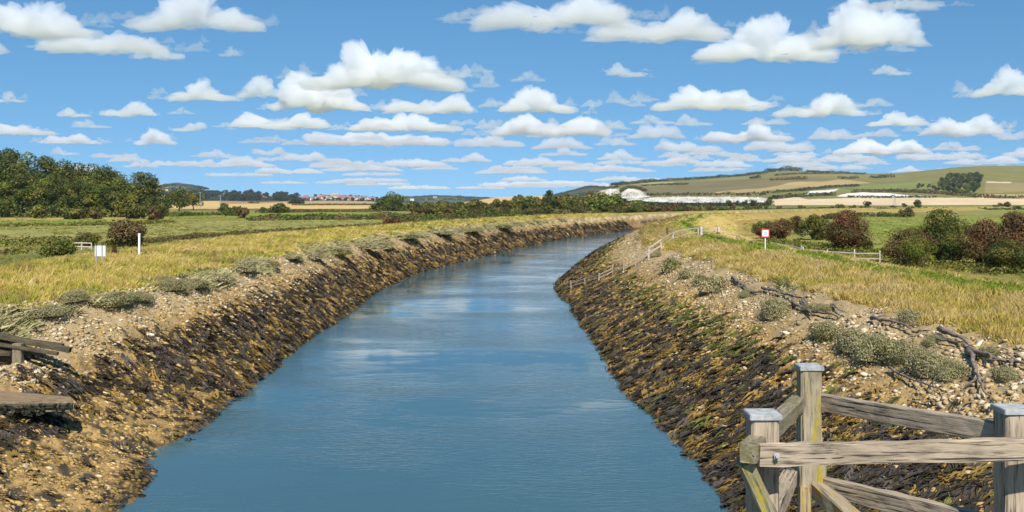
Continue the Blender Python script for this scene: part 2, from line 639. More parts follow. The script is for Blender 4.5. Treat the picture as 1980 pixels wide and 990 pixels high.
def build_hills():
    HILLS['field'] = Hill('field_rise', [(180, 398), (250, 395), (330, 389), (420, 388.5), (500, 390.5), (560, 389), (640, 388), (720, 389.5), (790, 394), (850, 398)],
        640, 1700, 404, [([(330, 410), (330, 384), (430, 389), (570, 391.5), (575, 396.5), (740, 396.5), (790, 412)], (.50, .34, .13)),
                         ([(572, 396), (580, 385), (720, 386), (735, 396)], (.34, .24, .12)),
                         ([(425, 394.5), (425, 388), (560, 388), (560, 391)], (.30, .20, .11))], (.12, .12, .04), rows=120)
    HILLS['town'] = Hill('town_hill', [(180, 384), (280, 378), (330, 375), (420, 376), (500, 378), (560, 380), (610, 381), (645, 380), (690, 381.5), (760, 386), (830, 392), (880, 398)],
        2500, 3700, 396, [], (.045, .06, .03))
    HILLS['far left'] = Hill('far_down', [(150, 388), (220, 376), (280, 364), (305, 362), (322, 357.5), (345, 355.5), (372, 359), (395, 368), (440, 378), (520, 390), (560, 398)],
        4600, 5800, 392, [([(296, 371), (296, 365), (330, 362), (338, 364), (318, 371)], (.46, .34, .19)), ([(240, 380), (240, 373), (300, 372), (330, 376)], (.07, .09, .05))], (.06, .075, .035))
    HILLS['far ridge'] = Hill('far_ridge', [(640, 396), (720, 387), (790, 382), (835, 379.5), (870, 379.5), (900, 382.5), (960, 385.5), (1030, 388), (1120, 396)],
        5200, 6600, 394, [], (.055, .075, .04))
    HILLS['gold'] = Hill('gold_field_hill', [(850, 400), (900, 391), (935, 385.5), (960, 382), (1000, 379.5), (1050, 379), (1110, 381), (1170, 386), (1230, 398)],
        1100, 1900, 398, [], (.52, .34, .14))
    HILLS['wooded'] = Hill('wooded_hill', [(1000, 398), (1040, 388), (1072, 379), (1100, 371), (1125, 364), (1140, 360.5), (1165, 362), (1200, 366), (1260, 374), (1330, 390)],
        3300, 4300, 394, [], (.055, .065, .03))
    down = [(1060, 402), (1110, 386), (1150, 372), (1180, 361), (1200, 356), (1240, 352.5), (1300, 348), (1350, 345), (1400, 341), (1450, 337), (1495, 332), (1530, 330), (1580, 332),
            (1640, 334), (1690, 336), (1740, 334.5), (1800, 328.5), (1850, 323), (1900, 320.5), (1950, 320), (2000, 321), (2100, 326), (2300, 338), (2600, 350), (2900, 372), (3000, 390)]
    HILLS['down'] = Hill('chalk_down', down, 1350, 2900, 398, [
        ([(1130, 386), (1160, 366), (1230, 354), (1300, 350.5), (1300, 356), (1240, 362), (1265, 380)], (.15, .14, .05)),
        ([(1180, 360), (1240, 352), (1302, 352), (1300, 354.5), (1235, 357)], (.30, .25, .10)),
        ([(1245, 378), (1240, 363), (1310, 354), (1500, 341), (1625, 346), (1500, 360), (1382, 373), (1380, 379)], (.155, .125, .055)),
        ([(1330, 352), (1420, 342), (1480, 338), (1470, 343), (1400, 349)], (.20, .19, .07)),
        ([(1440, 343), (1500, 333), (1680, 337), (1690, 342), (1600, 341), (1480, 346)], (.185, .165, .06)),
        ([(1378, 379), (1380, 373), (1500, 360), (1622, 347), (1683, 354), (1600, 360), (1525, 365), (1480, 376)], (.34, .245, .105)),
        ([(1590, 369), (1640, 362), (1720, 355), (1800, 350), (1800, 366), (1700, 368)], (.17, .19, .05)),
        ([(1620, 364), (1680, 366), (1840, 372), (1840, 378), (1700, 372)], (.12, .115, .045)),
        ([(1553, 376.5), (1566, 370), (1622, 365), (1608, 371.5), (1570, 377)], CHALK),
        ([(1618, 380), (1640, 374), (1668, 371.5), (1710, 373.5), (1760, 378), (1812, 382), (1740, 382.5), (1660, 381)], CHALK),
        ([(1495, 397), (1492, 382), (1545, 382), (1560, 386), (1620, 384), (1680, 382), (1812, 383), (1900, 384), (2300, 383), (2300, 393), (1980, 397)], (.54, .41, .245)),
        ([(1890, 384), (1895, 376), (2300, 374), (2300, 382), (1990, 382)], (.50, .36, .19)),
        ([(1905, 374), (1905, 352), (2200, 352), (2200, 372)], (.235, .185, .075)),
        ([(1908, 354.5), (1908, 351), (1955, 352), (1955, 354)], (.48, .40, .26)),
        ([(1852, 381), (1856, 372), (1890, 374), (1888, 380)], (.11, .17, .03)),
    ], (.165, .150, .045), rows=170, power=1.05)


def chalk_face(name, top, bot, y, lean, seed):
    """a quarried chalk face: rough, gullied, leaning back, with a body behind it"""
    t, b = np.array(top, float), np.array(bot, float)
    u = np.arange(t[0, 0], t[-1, 0] + .1, .8)
    tv, bv = np.interp(u, t[:, 0], t[:, 1]), np.interp(u, b[:, 0], b[:, 1])
    rows = 14
    V = []
    for k in range(rows + 4):
        s = min(k / rows, 1.)
        yy = y + lean * s + (0 if k <= rows else (k - rows) * 30.)
        v = bv + (tv - bv) * s
        p = np.stack([(u - U0) / F * yy, np.full_like(u, yy), EYE - (v - HZ) / F * yy], 1)
        if k > rows:
            p[:, 2] -= (k - rows) * 14.
        g = n2(u * 3, np.full_like(u, k * 2.), 9., seed, 3)
        p[:, 1] += g * 14 * np.sin(np.pi * np.clip(s, .08, .92))
        p[:, 2] += n2(u * 3, np.full_like(u, k * 3.), 5., seed + 4, 2) * 1.6
        V.append(p)
    V = np.array(V)
    a, c = V.shape[:2]
    idx = np.arange(a * c).reshape(a, c)
    q = np.stack([idx[:-1, :-1], idx[:-1, 1:], idx[1:, 1:], idx[1:, :-1]], -1).reshape(-1, 4)
    tag(link(name, mk_mesh(name, V.reshape(-1, 3), q, M['chalk'])), kind='structure')


def build_chalk():
    chalk_face('chalk_cliff', [(1148, 374), (1160, 369), (1175, 366), (1185, 365.5), (1197, 364.5), (1199, 374)], [(1148, 377), (1160, 382), (1199, 384)], 1330, 60, 40)
    chalk_face('chalk_cliff', [(1200, 375), (1206, 370), (1213, 365.5), (1222, 365), (1235, 367.5), (1246, 372), (1250, 377), (1256, 379.5)], [(1200, 383), (1220, 384.5), (1256, 380.5)], 1320, 60, 47)
    chalk_face('chalk_quarry_floor', [(1212, 386), (1235, 383.5), (1270, 381.4), (1340, 380.2), (1420, 380.6), (1466, 381.5), (1484, 384)], [(1212, 387.5), (1300, 392), (1430, 392.5), (1484, 391)], 1240, 70, 53)


# ---------------------------------------------------------------- plants
def leaf_cards(P, N, size, rng, flat=.5):
    """one rhombic leaf spray per point; N biases which way it faces"""
    n = len(P)
    d = rng.normal(size=(n, 3)) * flat + N
    d /= np.linalg.norm(d, axis=1)[:, None]
    a = np.cross(d, rng.normal(size=(n, 3)))
    a /= np.linalg.norm(a, axis=1)[:, None]
    b = np.cross(d, a)
    s = (size * rng.uniform(.6, 1.35, n))[:, None]
    V = np.stack([P - a * s, P + b * s * .55 + d * s * .15, P + a * s, P - b * s * .55 + d * s * .15], 1).reshape(-1, 3)
    Fq = np.arange(4 * n).reshape(n, 4)
    return V, Fq


PAL = {
    'dark': [(.042, .062, .013), (.070, .092, .018), (.112, .115, .024)],
    'mid': [(.085, .112, .018), (.13, .145, .025), (.18, .17, .032)],
    'olive': [(.09, .092, .018), (.135, .13, .026), (.18, .16, .034)],
    'lime': [(.13, .165, .024), (.19, .205, .034), (.23, .21, .045)],
    'red': [(.125, .048, .024), (.165, .068, .030), (.115, .075, .028)],
    'brown': [(.125, .085, .032), (.16, .105, .04), (.11, .095, .03)],
    'purslane': [(.36, .32, .155), (.42, .35, .18), (.32, .30, .145)],
    'blue': [(.022, .038, .022), (.032, .048, .026), (.045, .055, .028)],  # darkest far leaves; cloud shade over the town is put into this colour
}


def crown_mesh(name, kind, seed, nleaf, leaf, clumps=16, z0=.25, shape='round', second=None, asp=1.):
    """unit crown: width 1, from z0 to 1"""
    r = np.random.default_rng(seed)
    pal = np.array(PAL[kind])
    pal2 = np.array(PAL[second]) if second else pal
    C = []
    clumps = int(clumps * min(max(asp, .8), 1.8))
    for k in range(clumps):
        th, ph = r.uniform(0, 2 * np.pi), r.uniform(0, 1) ** .75
        zz = r.uniform(0, 1)
        if shape == 'round':
            w = np.sqrt(max(.05, 1 - (2 * zz - .85) ** 2 / 1.35))
        elif shape == 'tall':
            w = .55 + .45 * np.sin(np.pi * min(zz * .9 + .1, 1)) * r.uniform(.5, 1)
        elif shape == 'dome':
            w = np.sqrt(max(.04, 1 - zz * zz))
        else:
            w = .35 + .65 * np.sin(np.pi * zz)
        cr = r.uniform(.12, .21) * (1.1 if shape != 'tall' else .9) * (.82 if shape == 'bush' else 1.)
        rad = ph * (.5 - cr * .8) * w
        C.append((rad * np.cos(th), rad * np.sin(th), z0 + (1 - z0 - cr * .9 / asp) * zz + cr * .3 / asp * (shape != 'dome'), cr))
    V, Cc, N = [], [], []
    per = nleaf // clumps
    for i, (x, y, zz, cr) in enumerate(C):
        n = int(per * (.5 + cr / .17 * .5))
        d = r.normal(size=(n, 3))
        d /= np.linalg.norm(d, axis=1)[:, None]
        lump = 1 + .35 * noise3(d * 2.3 + i * 5.1, seed)
        rr = cr * (r.uniform(.45, 1.08, n) ** .6) * lump
        p = np.array([x, y, zz]) + d * rr[:, None] * [1.05, 1.05, .85 / asp]
        V.append(p)
        N.append(d + [0, 0, .5])
        base = (pal2 if r.random() < .35 else pal)[r.integers(3)] * r.uniform(.8, 1.25)
        Cc.append(base * (r.uniform(.88, 1.14, n) if kind == 'purslane' else r.uniform(.65, 1.4, n))[:, None])
    P, N, Cc = np.concatenate(V), np.concatenate(N), np.concatenate(Cc)
    P[:, 2] = np.maximum(P[:, 2], .004)
    P = P * [1, 1, asp]
    v, f = leaf_cards(P, N * .8, leaf, r)
    v = v / [1, 1, asp]
    return mk_mesh(name, v, f, M['leaf'], np.repeat(Cc, 4, 0))


def trunk_mesh(name, seed, limbs=5, r0=.03, top=.75, bare=0):
    r = np.random.default_rng(seed)
    b = MB()
    z = np.linspace(-.02, top, 7)
    w = np.cumsum(r.normal(0, .012, (7, 2)), 0)
    main = np.stack([w[:, 0], w[:, 1], z], 1)
    b.tube(main, np.linspace(r0, r0 * .25, 7), 7)
    for k in range(limbs):
        i = r.integers(1, 5)
        a = r.uniform(0, 2 * np.pi)
        e = main[i] + np.array([np.cos(a) * r.uniform(.2, .4), np.sin(a) * r.uniform(.2, .4), r.uniform(.15, .4)])
        mid = (main[i] + e) / 2 + r.normal(0, .02, 3)
        b.tube([main[i], mid, e], [r0 * .5, r0 * .32, r0 * .1], 5)
    me = bpy.data.meshes.new(name)
    me.from_pydata(np.concatenate(b.v).tolist(), [], b.f)
    me.materials.append(M['bark'])
    me.update()
    return me


def stems_mesh(name, seed, n=14, spread=.42, h=.8, r0=.012):
    r = np.random.default_rng(seed)
    b = MB()
    for k in range(n):
        a, q = r.uniform(0, 2 * np.pi), r.uniform(.1, 1)
        e = np.array([np.cos(a) * spread * q, np.sin(a) * spread * q, h * r.uniform(.6, 1.)])
        s = np.array([np.cos(a) * .05, np.sin(a) * .05, -.02])
        b.tube([s, s * .5 + e * .45 + r.normal(0, .03, 3) + [0, 0, .05], e], [r0, r0 * .7, r0 * .25], 5)
    me = bpy.data.meshes.new(name)
    me.from_pydata(np.concatenate(b.v).tolist(), [], b.f)
    me.materials.append(M['bark'])
    me.update()
    return me


LIB = {}


def lib(key, fn):
    if key not in LIB:
        LIB[key] = fn()
    return LIB[key]


def plant(name, cat, p, w, h, kind, label, group=None, form='round', quality=1, seed=None, second=None, part='crown'):
    """one tree or bush of width w and height h at p; quality picks how finely it is leaved"""
    seed = int(R.integers(4)) if seed is None else seed
    nl, lf, cl = {0: (420, .075, 12), 1: (1500, .045, 20), 2: (5000, .026, 30), 3: (15000, .0155, 44)}[quality]
    z0 = {'round': .22, 'tall': .12, 'dome': .02, 'bush': .05}[form]
    if form == 'tall':
        nl = int(nl * 1.4)
    asp = float(np.clip(2. ** (round(2 * math.log2(h / w)) / 2), .35, 2.9))
    cm = lib(('c', kind, form, quality, seed, second, asp), lambda: crown_mesh(part, kind, seed * 17 + 5, nl, lf, cl, z0, form, second, asp))
    yaw = float(R.uniform(0, 6.28))
    if quality == 0:
        o = link(name, cm, loc=p)
        o.scale = (w, w, h)
        o.rotation_euler[2] = yaw
        return tag(o, label, cat, group)
    o = empty(name, p)
    o.rotation_euler[2] = yaw
    o.scale = (w, w, h)
    tag(o, label, cat, group)
    link(part, cm, o)
    if form in ('round', 'tall'):
        link('trunk', lib(('t', form, seed), lambda: trunk_mesh('trunk', seed + 40, 6, .028 if form == 'round' else .022, .72)), o)
    else:
        link('stem', lib(('s', seed), lambda: stems_mesh('stem', seed + 60)), o)
    return o


def hedge(px, h, width, kind, label, z=PLAIN, hill=None, y=None, leaf=.35, dens=1., group=None, second=None, name='hedge'):
    """a strip of scrub along a line: uneven height, gaps and bulges"""
    pts = np.array([(hill.at(u, v) if hill else at_dist(u, v, y) if y else (on_ground(u, v) if z is None else on_level(u, v, z))) for u, v in px])
    s = np.r_[0, np.cumsum(np.linalg.norm(np.diff(pts, axis=0), axis=1))]
    n = int(np.clip(s[-1] * max(h, width) * 5 * dens / (leaf * leaf * 4), 150, 16000))
    q = R.uniform(0, s[-1], n)
    P = np.stack([np.interp(q, s, pts[:, k]) for k in range(3)], 1)
    T = np.stack([np.gradient(np.interp(np.linspace(0, s[-1], 50), s, pts[:, k])) for k in range(2)], 1)
    side = R.uniform(-1, 1, n)
    nx = np.interp(q, np.linspace(0, s[-1], 50), -T[:, 1])
    ny = np.interp(q, np.linspace(0, s[-1], 50), T[:, 0])
    nn = np.sqrt(nx * nx + ny * ny) + 1e-9
    hh = h * (.75 + .55 * n2(q, np.zeros(n), max(h * 3, 2), int(h * 10) + 3, 3))
    hh = np.maximum(hh, h * .25) * np.sqrt(np.maximum(1 - side ** 2 * .85, .05))
    up = R.uniform(0, 1, n) ** .7
    P[:, 0] += nx / nn * side * width / 2
    P[:, 1] += ny / nn * side * width / 2
    P[:, 2] += up * hh
    pal = np.array(PAL[kind])
    c = pal[R.integers(0, 3, n)]
    if second:
        k = n2(q, np.zeros(n), max(h * 5, 4), 71, 2) > .1
        c[k] = np.array(PAL[second])[R.integers(0, 3, k.sum())]
    c = c * R.uniform(.65, 1.4, n)[:, None]
    v, f = leaf_cards(P, np.stack([side * nx / nn, side * ny / nn, np.full(n, .8)], 1), leaf, R)
    o = link(name, mk_mesh(name, v, f, M['leaf'], np.repeat(c, 4, 0)))
    return tag(o, label, 'hedge', group)


# ---------------------------------------------------------------- timber and small structures
def beam(name, a, b, w, h, mat, root, wear=.006, roll=None):
    """a squared timber from a to b (world points), its grain along local X, edges worn"""
    a, b = Vector([float(q) for q in a]), Vector([float(q) for q in b])
    x = (b - a)
    L = x.length
    x.normalize()
    ref = Vector((0, 0, 1)) if abs(x.z) < .9 else Vector(roll or (0, 1, 0))
    y = ref.cross(x).normalized()
    z = x.cross(y)
    bm = bmesh.new()
    n = max(2, int(L / .16))
    r = np.random.default_rng(int(abs(a.x * 91 + b.y * 37 + L * 211)) % 9973)
    rings = []
    c = min(w, h) * .09
    prof = [(-w / 2 + c, -h / 2), (w / 2 - c, -h / 2), (w / 2, -h / 2 + c), (w / 2, h / 2 - c), (w / 2 - c, h / 2), (-w / 2 + c, h / 2), (-w / 2, h / 2 - c), (-w / 2, -h / 2 + c)]
    for k in range(n + 1):
        rings.append([bm.verts.new((-L / 2 + L * k / n + r.normal(0, wear * .5), p + r.normal(0, wear * .5), q + r.normal(0, wear * .5))) for p, q in prof])
    for k in range(n):
        for i in range(8):
            j = (i + 1) % 8
            bm.faces.new((rings[k][i], rings[k][j], rings[k + 1][j], rings[k + 1][i]))
    bm.faces.new(rings[0][::-1])
    bm.faces.new(rings[-1])
    bmesh.ops.recalc_face_normals(bm, faces=bm.faces)
    me = bpy.data.meshes.new(name)
    bm.to_mesh(me)
    bm.free()
    me.materials.append(mat)
    o = link(name, me, root)
    mid = (a + b) / 2 - (root.location if root else Vector((0, 0, 0)))
    m = Matrix((x, y, z)).transposed().to_4x4()
    m.translation = mid
    o.matrix_local = m
    return o


def slab_cap(post, w, over=.028, hgt=.038):
    """metal cap folded over the top of a post; post's local X runs up"""
    L = max(v.co.x for v in post.data.vertices)
    bm = bmesh.new()
    bmesh.ops.create_cube(bm, size=1)
    for v in bm.verts:
        v.co = Vector((L + v.co.x * hgt - .012 + (.004 if v.co.x > 0 else 0), v.co.y * (w + over), v.co.z * (w + over)))
    bmesh.ops.bevel(bm, geom=bm.edges[:], offset=.005, segments=2, affect='EDGES')
    me = bpy.data.meshes.new('cap')
    bm.to_mesh(me)
    bm.free()
    me.materials.append(M['cap'])
    return link('cap', me, post)


def bolt_plate(p, root, s=.036):
    b = MB()
    q = np.array(p) - np.array(root.location)
    b.box(q, (s, .008, s * 1.15))
    b.tube([q + [0, 0, 0], q + [0, -.022, 0]], [.013, .012], 6)
    return b.build('bolt_plate', M['cap'], root)


def build_railing():
    base = at_dist(1571, 1100, 8.0)
    r = empty('timber_railing', (base[0], base[1], -1.6))
    tag(r, 'weathered grey bridge fender railing with three pale capped posts at the river edge', 'railing')
    yt, ys, yr = 8.95, 6.85, 7.2
    px = lambda u, y: (u - U0) / F * y
    ztop = lambda v, y: EYE - (v - HZ) / F * y
    # posts
    tx, sx, rx = px(1570.5, yt), px(1481, ys), px(1968, yr)
    tall = beam('post', (tx, yt + .1, ztop(942, yt)), (tx, yt + .1, ztop(712, yt)), .19, .19, M['wood_lichen'], r)
    slab_cap(tall, .19)
    short = beam('post', (sx, ys + .1, -1.6), (sx, ys + .1, ztop(806, ys)), .195, .195, M['wood'], r)
    slab_cap(short, .195, .03)
    right = beam('post', (rx + .015, yr + .1, -1.6), (rx + .015, yr + .1, ztop(795, yr)), .20, .20, M['wood'], r)
    slab_cap(right, .20, .03)
    # rails
    yf = 6.62
    a = (px(1466, yf), yf, ztop(879.5, yf))
    b = (px(2150, 7.02), 7.02, ztop(864, 7.02))
    rail = beam('rail', a, b, .07, .145, M['wood'], r, .008)
    beam('rail', (px(1447, 6.58), 6.58, ztop(876, 6.58)), (tx - .10, yt + .10, ztop(783, yt)), .125, .135, M['wood_moss'], r)
    beam('rail', (tx + .09, yt + .10, ztop(781, yt)), (rx - .02, yr + .16, ztop(842, yr + .1)), .09, .155, M['wood'], r)
    beam('rail', (tx + .05, yt + .1, ztop(941, yt)), (rx + .05, yr + .3, ztop(1032, yr + .2)), .09, .165, M['wood'], r)
    # footing block of the tall post, and the braces under it
    beam('block', (tx, yt + .08, ztop(946, yt)), (tx, yt + .08, ztop(893, yt)), .245, .235, M['wood_lichen'], r)
    beam('brace', (px(1446, 6.6), 6.68, ztop(893, 6.68)), (px(1530, 6.6), 6.75, ztop(1068, 6.7)), .10, .115, M['wood_lichen'], r)
    beam('brace', (px(1528, yt), yt + .02, ztop(925, yt)), (px(1478, 7.7), 7.6, ztop(1010, 7.6)), .13, .15, M['wood'], r)
    beam('brace', (px(1555, yt), yt, ztop(940, yt)), (px(1550, yt), yt - .1, ztop(1120, yt)), .10, .11, M['wood_orange'], r)
    beam('brace', (px(1581, yt), yt + .02, ztop(945, yt)), (px(1672, 8.2), 8.1, ztop(1035, 8.1)), .15, .15, M['wood_orange'], r)
    bolt_plate((px(1502, 6.58), 6.58, ztop(882, 6.58)), r)
    bolt_plate((px(1975, 6.93), 6.93, ztop(860, 6.93)), r)
    return r


def build_landing():
    # upper staging: a sloping planked deck edge on a stub post, boards behind
    y = STG
    p0 = at_dist(60, 700, y)
    r = empty('timber_staging', (p0[0], y, p0[2]))
    tag(r, 'dark sloping timber staging on a stub post, higher up the stony left bank', 'staging')
    q = lambda u, v, dy=0: at_dist(u, v, y + dy)
    beam('deck_edge', q(-90, 632), q(136, 677, .3), .28, .20, M['wood_dark'], r)
    beam('deck_plank', q(-90, 640, .5), q(120, 668, .9), .5, .10, M['wood_dark'], r)
    beam('deck_plank', q(-90, 652, -.35), q(112, 684, -.1), .20, .12, M['wood_dark'], r)
    beam('post', q(35, 718, -.1), q(35, 664, -.1), .36, .30, M['wood_moss'], r)
    beam('board', q(-90, 680, .5), q(22, 682, .5), .10, .26, M['wood_dark'], r)
    beam('board', q(-90, 697, .4), q(58, 696, .4), .10, .25, M['wood_dark'], r)
    beam('board', q(-90, 714, .4), q(20, 710, .4), .10, .22, M['wood_dark'], r)
    # lower landing: thick slab with weed hanging from its edge
    y = 34.0
    p0 = at_dist(40, 795, y)
    r = empty('landing_platform', (p0[0], y, p0[2] - .5))
    tag(r, 'low thick landing platform with black seaweed hanging from its edge on the left bank', 'landing')
    z = EYE - (773 - HZ) / F * y
    x1 = (143 - U0) / F * y
    FR, BR, BL, FL = [np.array([(u - U0) / F * yy, yy]) for u, yy in ((143, 34.0), (141, 34.5), (-90, 36.5), (-90, 33.6))]
    for nm, zt, zb, mt, ins in (('slab', z - .05, z - .40, M['wood_moss'], 0.), ('deck', z, z - .045, M['wood_brown'], .03)):
        c0 = (FR + BR + BL + FL) / 4
        pts = [p + (c0 - p) * ins for p in (FR, BR, BL, FL)]
        bm = MB()
        bm.add([(*p, zb) for p in pts] + [(*p, zt) for p in pts], [(3, 2, 1, 0), (4, 5, 6, 7), (0, 1, 5, 4), (1, 2, 6, 5), (2, 3, 7, 6), (3, 0, 4, 7)])
        bm.build(nm, mt, r, off=r.location)
    beam('fender', (FL[0], FL[1] - .05, z - .15), (FR[0] - .02, FR[1] - .05, z - .18), .10, .15, M['wood_dark'], r)
    n = 260
    xs = x1 - R.uniform(0, 5, n)
    keep = n2(xs, np.zeros(n), .5, 3, 2) > -.1
    P = np.stack([xs, np.interp(xs, [FL[0], FR[0]], [FL[1], FR[1]]) - .12 - R.uniform(0, .06, n), z - R.uniform(.12, .48, n)], 1)[keep]
    v, f = leaf_cards(P, np.tile([0, -1., .2], (len(P), 1)), .09, R)
    strip = np.array([(FL[0], FL[1] - .10, z - .14), (FR[0], FR[1] - .10, z - .16), (FR[0], FR[1] - .10, z - .22), (FL[0], FL[1] - .10, z - .22)])
    v, f = np.concatenate([v, strip]), np.concatenate([f, [[len(v), len(v) + 1, len(v) + 2, len(v) + 3]]])
    P = np.concatenate([P, P[:1]])
    me = mk_mesh('hanging_weed', v - np.array(r.location), f, M['weed'], np.repeat(np.array([.018, .02, .012]) * R.uniform(.5, 1.6, (len(P), 1)), 4, 0))
    link('hanging_weed', me, r)


def rail_line(r, pts, ups, w, h, mat, sag=0.02):
    """rails between neighbouring posts at the given heights"""
    for up in ups:
        for a, b in zip(pts[:-1], pts[1:]):
            beam('rail', np.array(a) + [0, -.05, up + R.normal(0, sag)], np.array(b) + [0, -.05, up + R.normal(0, sag)], w, h, mat, r, .008)


def fence(name, label, feet, hts, ups, mat, pw=.13, rw=.05, rh=.09, cat='fence', lean=0.):
    r = empty(name, feet[0])
    tag(r, label, cat)
    for p, h in zip(feet, hts):
        if h:
            d = R.normal(0, lean, 2)
            beam('post', np.array(p) - [0, 0, .3], np.array(p) + [d[0], d[1], h], pw, pw, mat, r, .008)
    rail_line(r, feet, ups, rw, rh, mat)
    return r


def build_fences():
    G = on_ground
    # broken fence running down the right bank into the river
    pxs = [(1105, 560, 16), (1131, 551, 12), (1158, 543, 15), (1185, 530, 18), (1206, 526, 24), (1229, 514, 13), (1254, 500, 17)]
    feet = [G(u, v) for u, v, _ in pxs]
    hts = [h * p[1] / F for p, (_, _, h) in zip(feet, pxs)]
    fence('derelict_fence', 'broken grey fence of uneven posts running down the right bank to the water', feet, hts, [.28, .58], M['wood'], .14, .05, .09, lean=.06)
    # whole fence from bank top to the gate
    pts = [(1254, 499, 17), (1278, 485, 16), (1301, 468.5, 18), (1328, 460, 0), (1350, 456.5, 16)]
    feet = [G(u, v) for u, v, _ in pts]
    fence('timber_fence', 'pale two rail fence climbing the right bank up to the small gate', feet, [h * p[1] / F for p, (_, _, h) in zip(feet, pts)], [.40, .95], M['fence'], .16, .06, .13)
    # gate
    g0, g1 = G(1356, 458), G(1390, 458)
    r = empty('field_gate', g0)
    tag(r, 'small pale wooden gate with diagonal brace between two stout posts on the levee', 'gate')
    for g in (g0, g1):
        beam('post', g - [0, 0, .4], g + [0, 0, 1.12], .27, .27, M['fence'], r)
    for up in (.32, .62, .98):
        beam('rail', g0 + [.14, 0, up], g1 + [-.14, 0, up], .05, .09, M['fence'], r)
    beam('brace', g0 + [.6, -.05, .15], g1 + [-.16, -.05, 1.0], .05, .09, M['fence'], r)
    # round black bucket with a white face lying against the gate post
    b = G(1386, 459)
    bm = MB()
    bm.tube(b + np.array([[-.1, -.3, .28], [.0, -.25, .30], [.22, -.1, .34], [.3, -.05, .35]]), [.2, .27, .25, .1], 14)
    o = bm.build('bucket', M['black'], None, b, True, off=b)
    tag(o, 'round black bucket with a white patch lying against the gate post', 'bucket')
    bm = MB()
    bm.tube(b + np.array([[-.17, -.33, .20], [-.11, -.32, .21]]), [.12, .15], 12)
    bm.build('white_patch', M['white'], o, (0, 0, 0), off=b)
    # single rail beyond the gate
    feet = [G(1393, 459), G(1425, 466), G(1456, 474)]
    r = fence('timber_fence', 'sagging single rail fence dropping to the right of the small gate', feet, [0, .85, .0], [.3], M['fence'], .08, .05, .09)
    beam('rail', feet[0] + [0, -.05, .98], feet[1] + [0, -.05, .58], .05, .09, M['fence'], r)
    beam('rail', feet[1] + [0, -.05, .58], feet[2] + [0, -.05, .18], .05, .09, M['fence'], r)
    # dark post on the slope
    p = G(1291, 459)
    r = empty('marker_post', p)
    tag(r, 'short dark leaning post on green slope behind the pale two rail fence', 'post')
    beam('post', p - [0, 0, .3], p + [-.06, 0, 1.15], .2, .2, M['wood_dark'], r)
    # metal gate and field fence at the foot of the levee
    a, b = on_level(1491, 497, 3.3), on_level(1547, 499, 3.3)
    a[2], b[2] = gz(*a[:2]), gz(*b[:2])
    r = empty('metal_gate', a)
    tag(r, 'low grey galvanised metal gate beyond the levee path', 'gate')
    bm = MB()
    for up in (.25, .5, .75, 1.0):
        bm.tube([a + [0, 0, up] - np.array(a), b + [0, 0, up] - np.array(a)], [.035, .035], 6)
    for t in (0, .5, 1):
        p = (b - a) * t
        bm.tube([p + [0, 0, .2], p + [0, 0, 1.03]], [.035, .035], 6)
    bm.build('gate_leaf', M['steel'], r, (0, 0, 0))
    beam('post', b + [.15, 0, -.3], b + [.15, 0, 1.25], .16, .16, M['steel'], r)
    feet = []
    for u, v in [(1553, 503), (1600, 504.5), (1652, 507), (1701, 509)]:
        p = on_level(u, v, 3.25)
        p[2] = gz(*p[:2])
        feet.append(p)
    fence('timber_fence', 'pale two rail field fence running right from the metal gate', feet, [1.2, 1.15, 1.3, 1.2], [.45, .95], M['fence'], .12, .05, .11)
    # short rails in the ditch scrub on the left bank
    feet = []
    for u, v in [(139, 477), (158, 477), (177, 477)]:
        p = on_level(u, v, 3.6)
        p[2] = gz(*p[:2])
        feet.append(p)
    fence('timber_fence', 'short pale two rail barrier in the ditch scrub behind the white noticeboard', feet, [.9, .95, .9], [.42, .82], M['fence'], .12, .06, .13)


def build_signs():
    # noticeboard seen from behind on two steel posts
    f1, f2 = on_ground(186, 514), on_ground(197.5, 518)
    y = (f1[1] + f2[1]) / 2
    k = y / F
    r = empty('noticeboard', (f1[0], y, f1[2]))
    tag(r, 'white square noticeboard on two grey steel posts in long grass, seen from behind', 'sign')
    zt = EYE - (475 - HZ) * k
    for u, g in ((186, f1), (197.5, f2)):
        bm = MB()
        x = (u - U0) * k
        bm.bar((x, y, g[2] - .4), (x, y, zt), .075, .05)
        bm.build('post', M['steel'], r, (0, 0, 0), off=r.location)
    bm = MB()
    bm.box(((193.2 - U0) * k, y + .045, zt - 10.2 * k), (20.5 * k, .03, 20.5 * k))
    bm.build('board', M['board'], r, (0, 0, 0), off=r.location)
    # white marker post
    p = on_ground(269.5, 498.5)
    h = 46 * p[1] / F
    r = empty('marker_post', p)
    tag(r, 'slim white square marker post in the grass to the right of the noticeboard', 'post')
    bm = MB()
    bm.box((0, 0, h / 2 - .15), (.13, .13, h + .3))
    bm.box((0, 0, h + .01), (.10, .10, .03))
    bm.build('shaft', M['white'], r, (0, 0, 0))
    # red bordered river sign
    p = on_ground(1479.5, 488.5)
    k = p[1] / F
    r = empty('warning_sign', p)
    tag(r, 'square red bordered white warning sign on a thin white pole on the right levee', 'sign')
    bm = MB()
    bm.tube([(0, 0, -.3), (0, 0, 45 * k)], [.042, .042], 10)
    bm.build('pole', M['white'], r, (0, 0, 0))
    zc = 37.5 * k
    s = 16.5 * k
    bm = MB()
    bm.box((0, -.06, zc), (s, .03, s * 1.03))
    pn = bm.build('panel', M['red'], r, (0, 0, 0))
    bm = MB()
    bm.box((.0, -.078, zc), (s * .70, .008, s * .73))
    bm.build('white_field', M['white'], pn, (0, 0, 0))
    bm = MB()
    bm.box((-.045 * s / .6, -.085, zc + .01), (s * .17, .006, s * .46))
    bm.box((.085 * s / .6, -.085, zc - .005), (s * .20, .006, s * .42))
    bm.build('print', M['grey'], pn, (0, 0, 0))


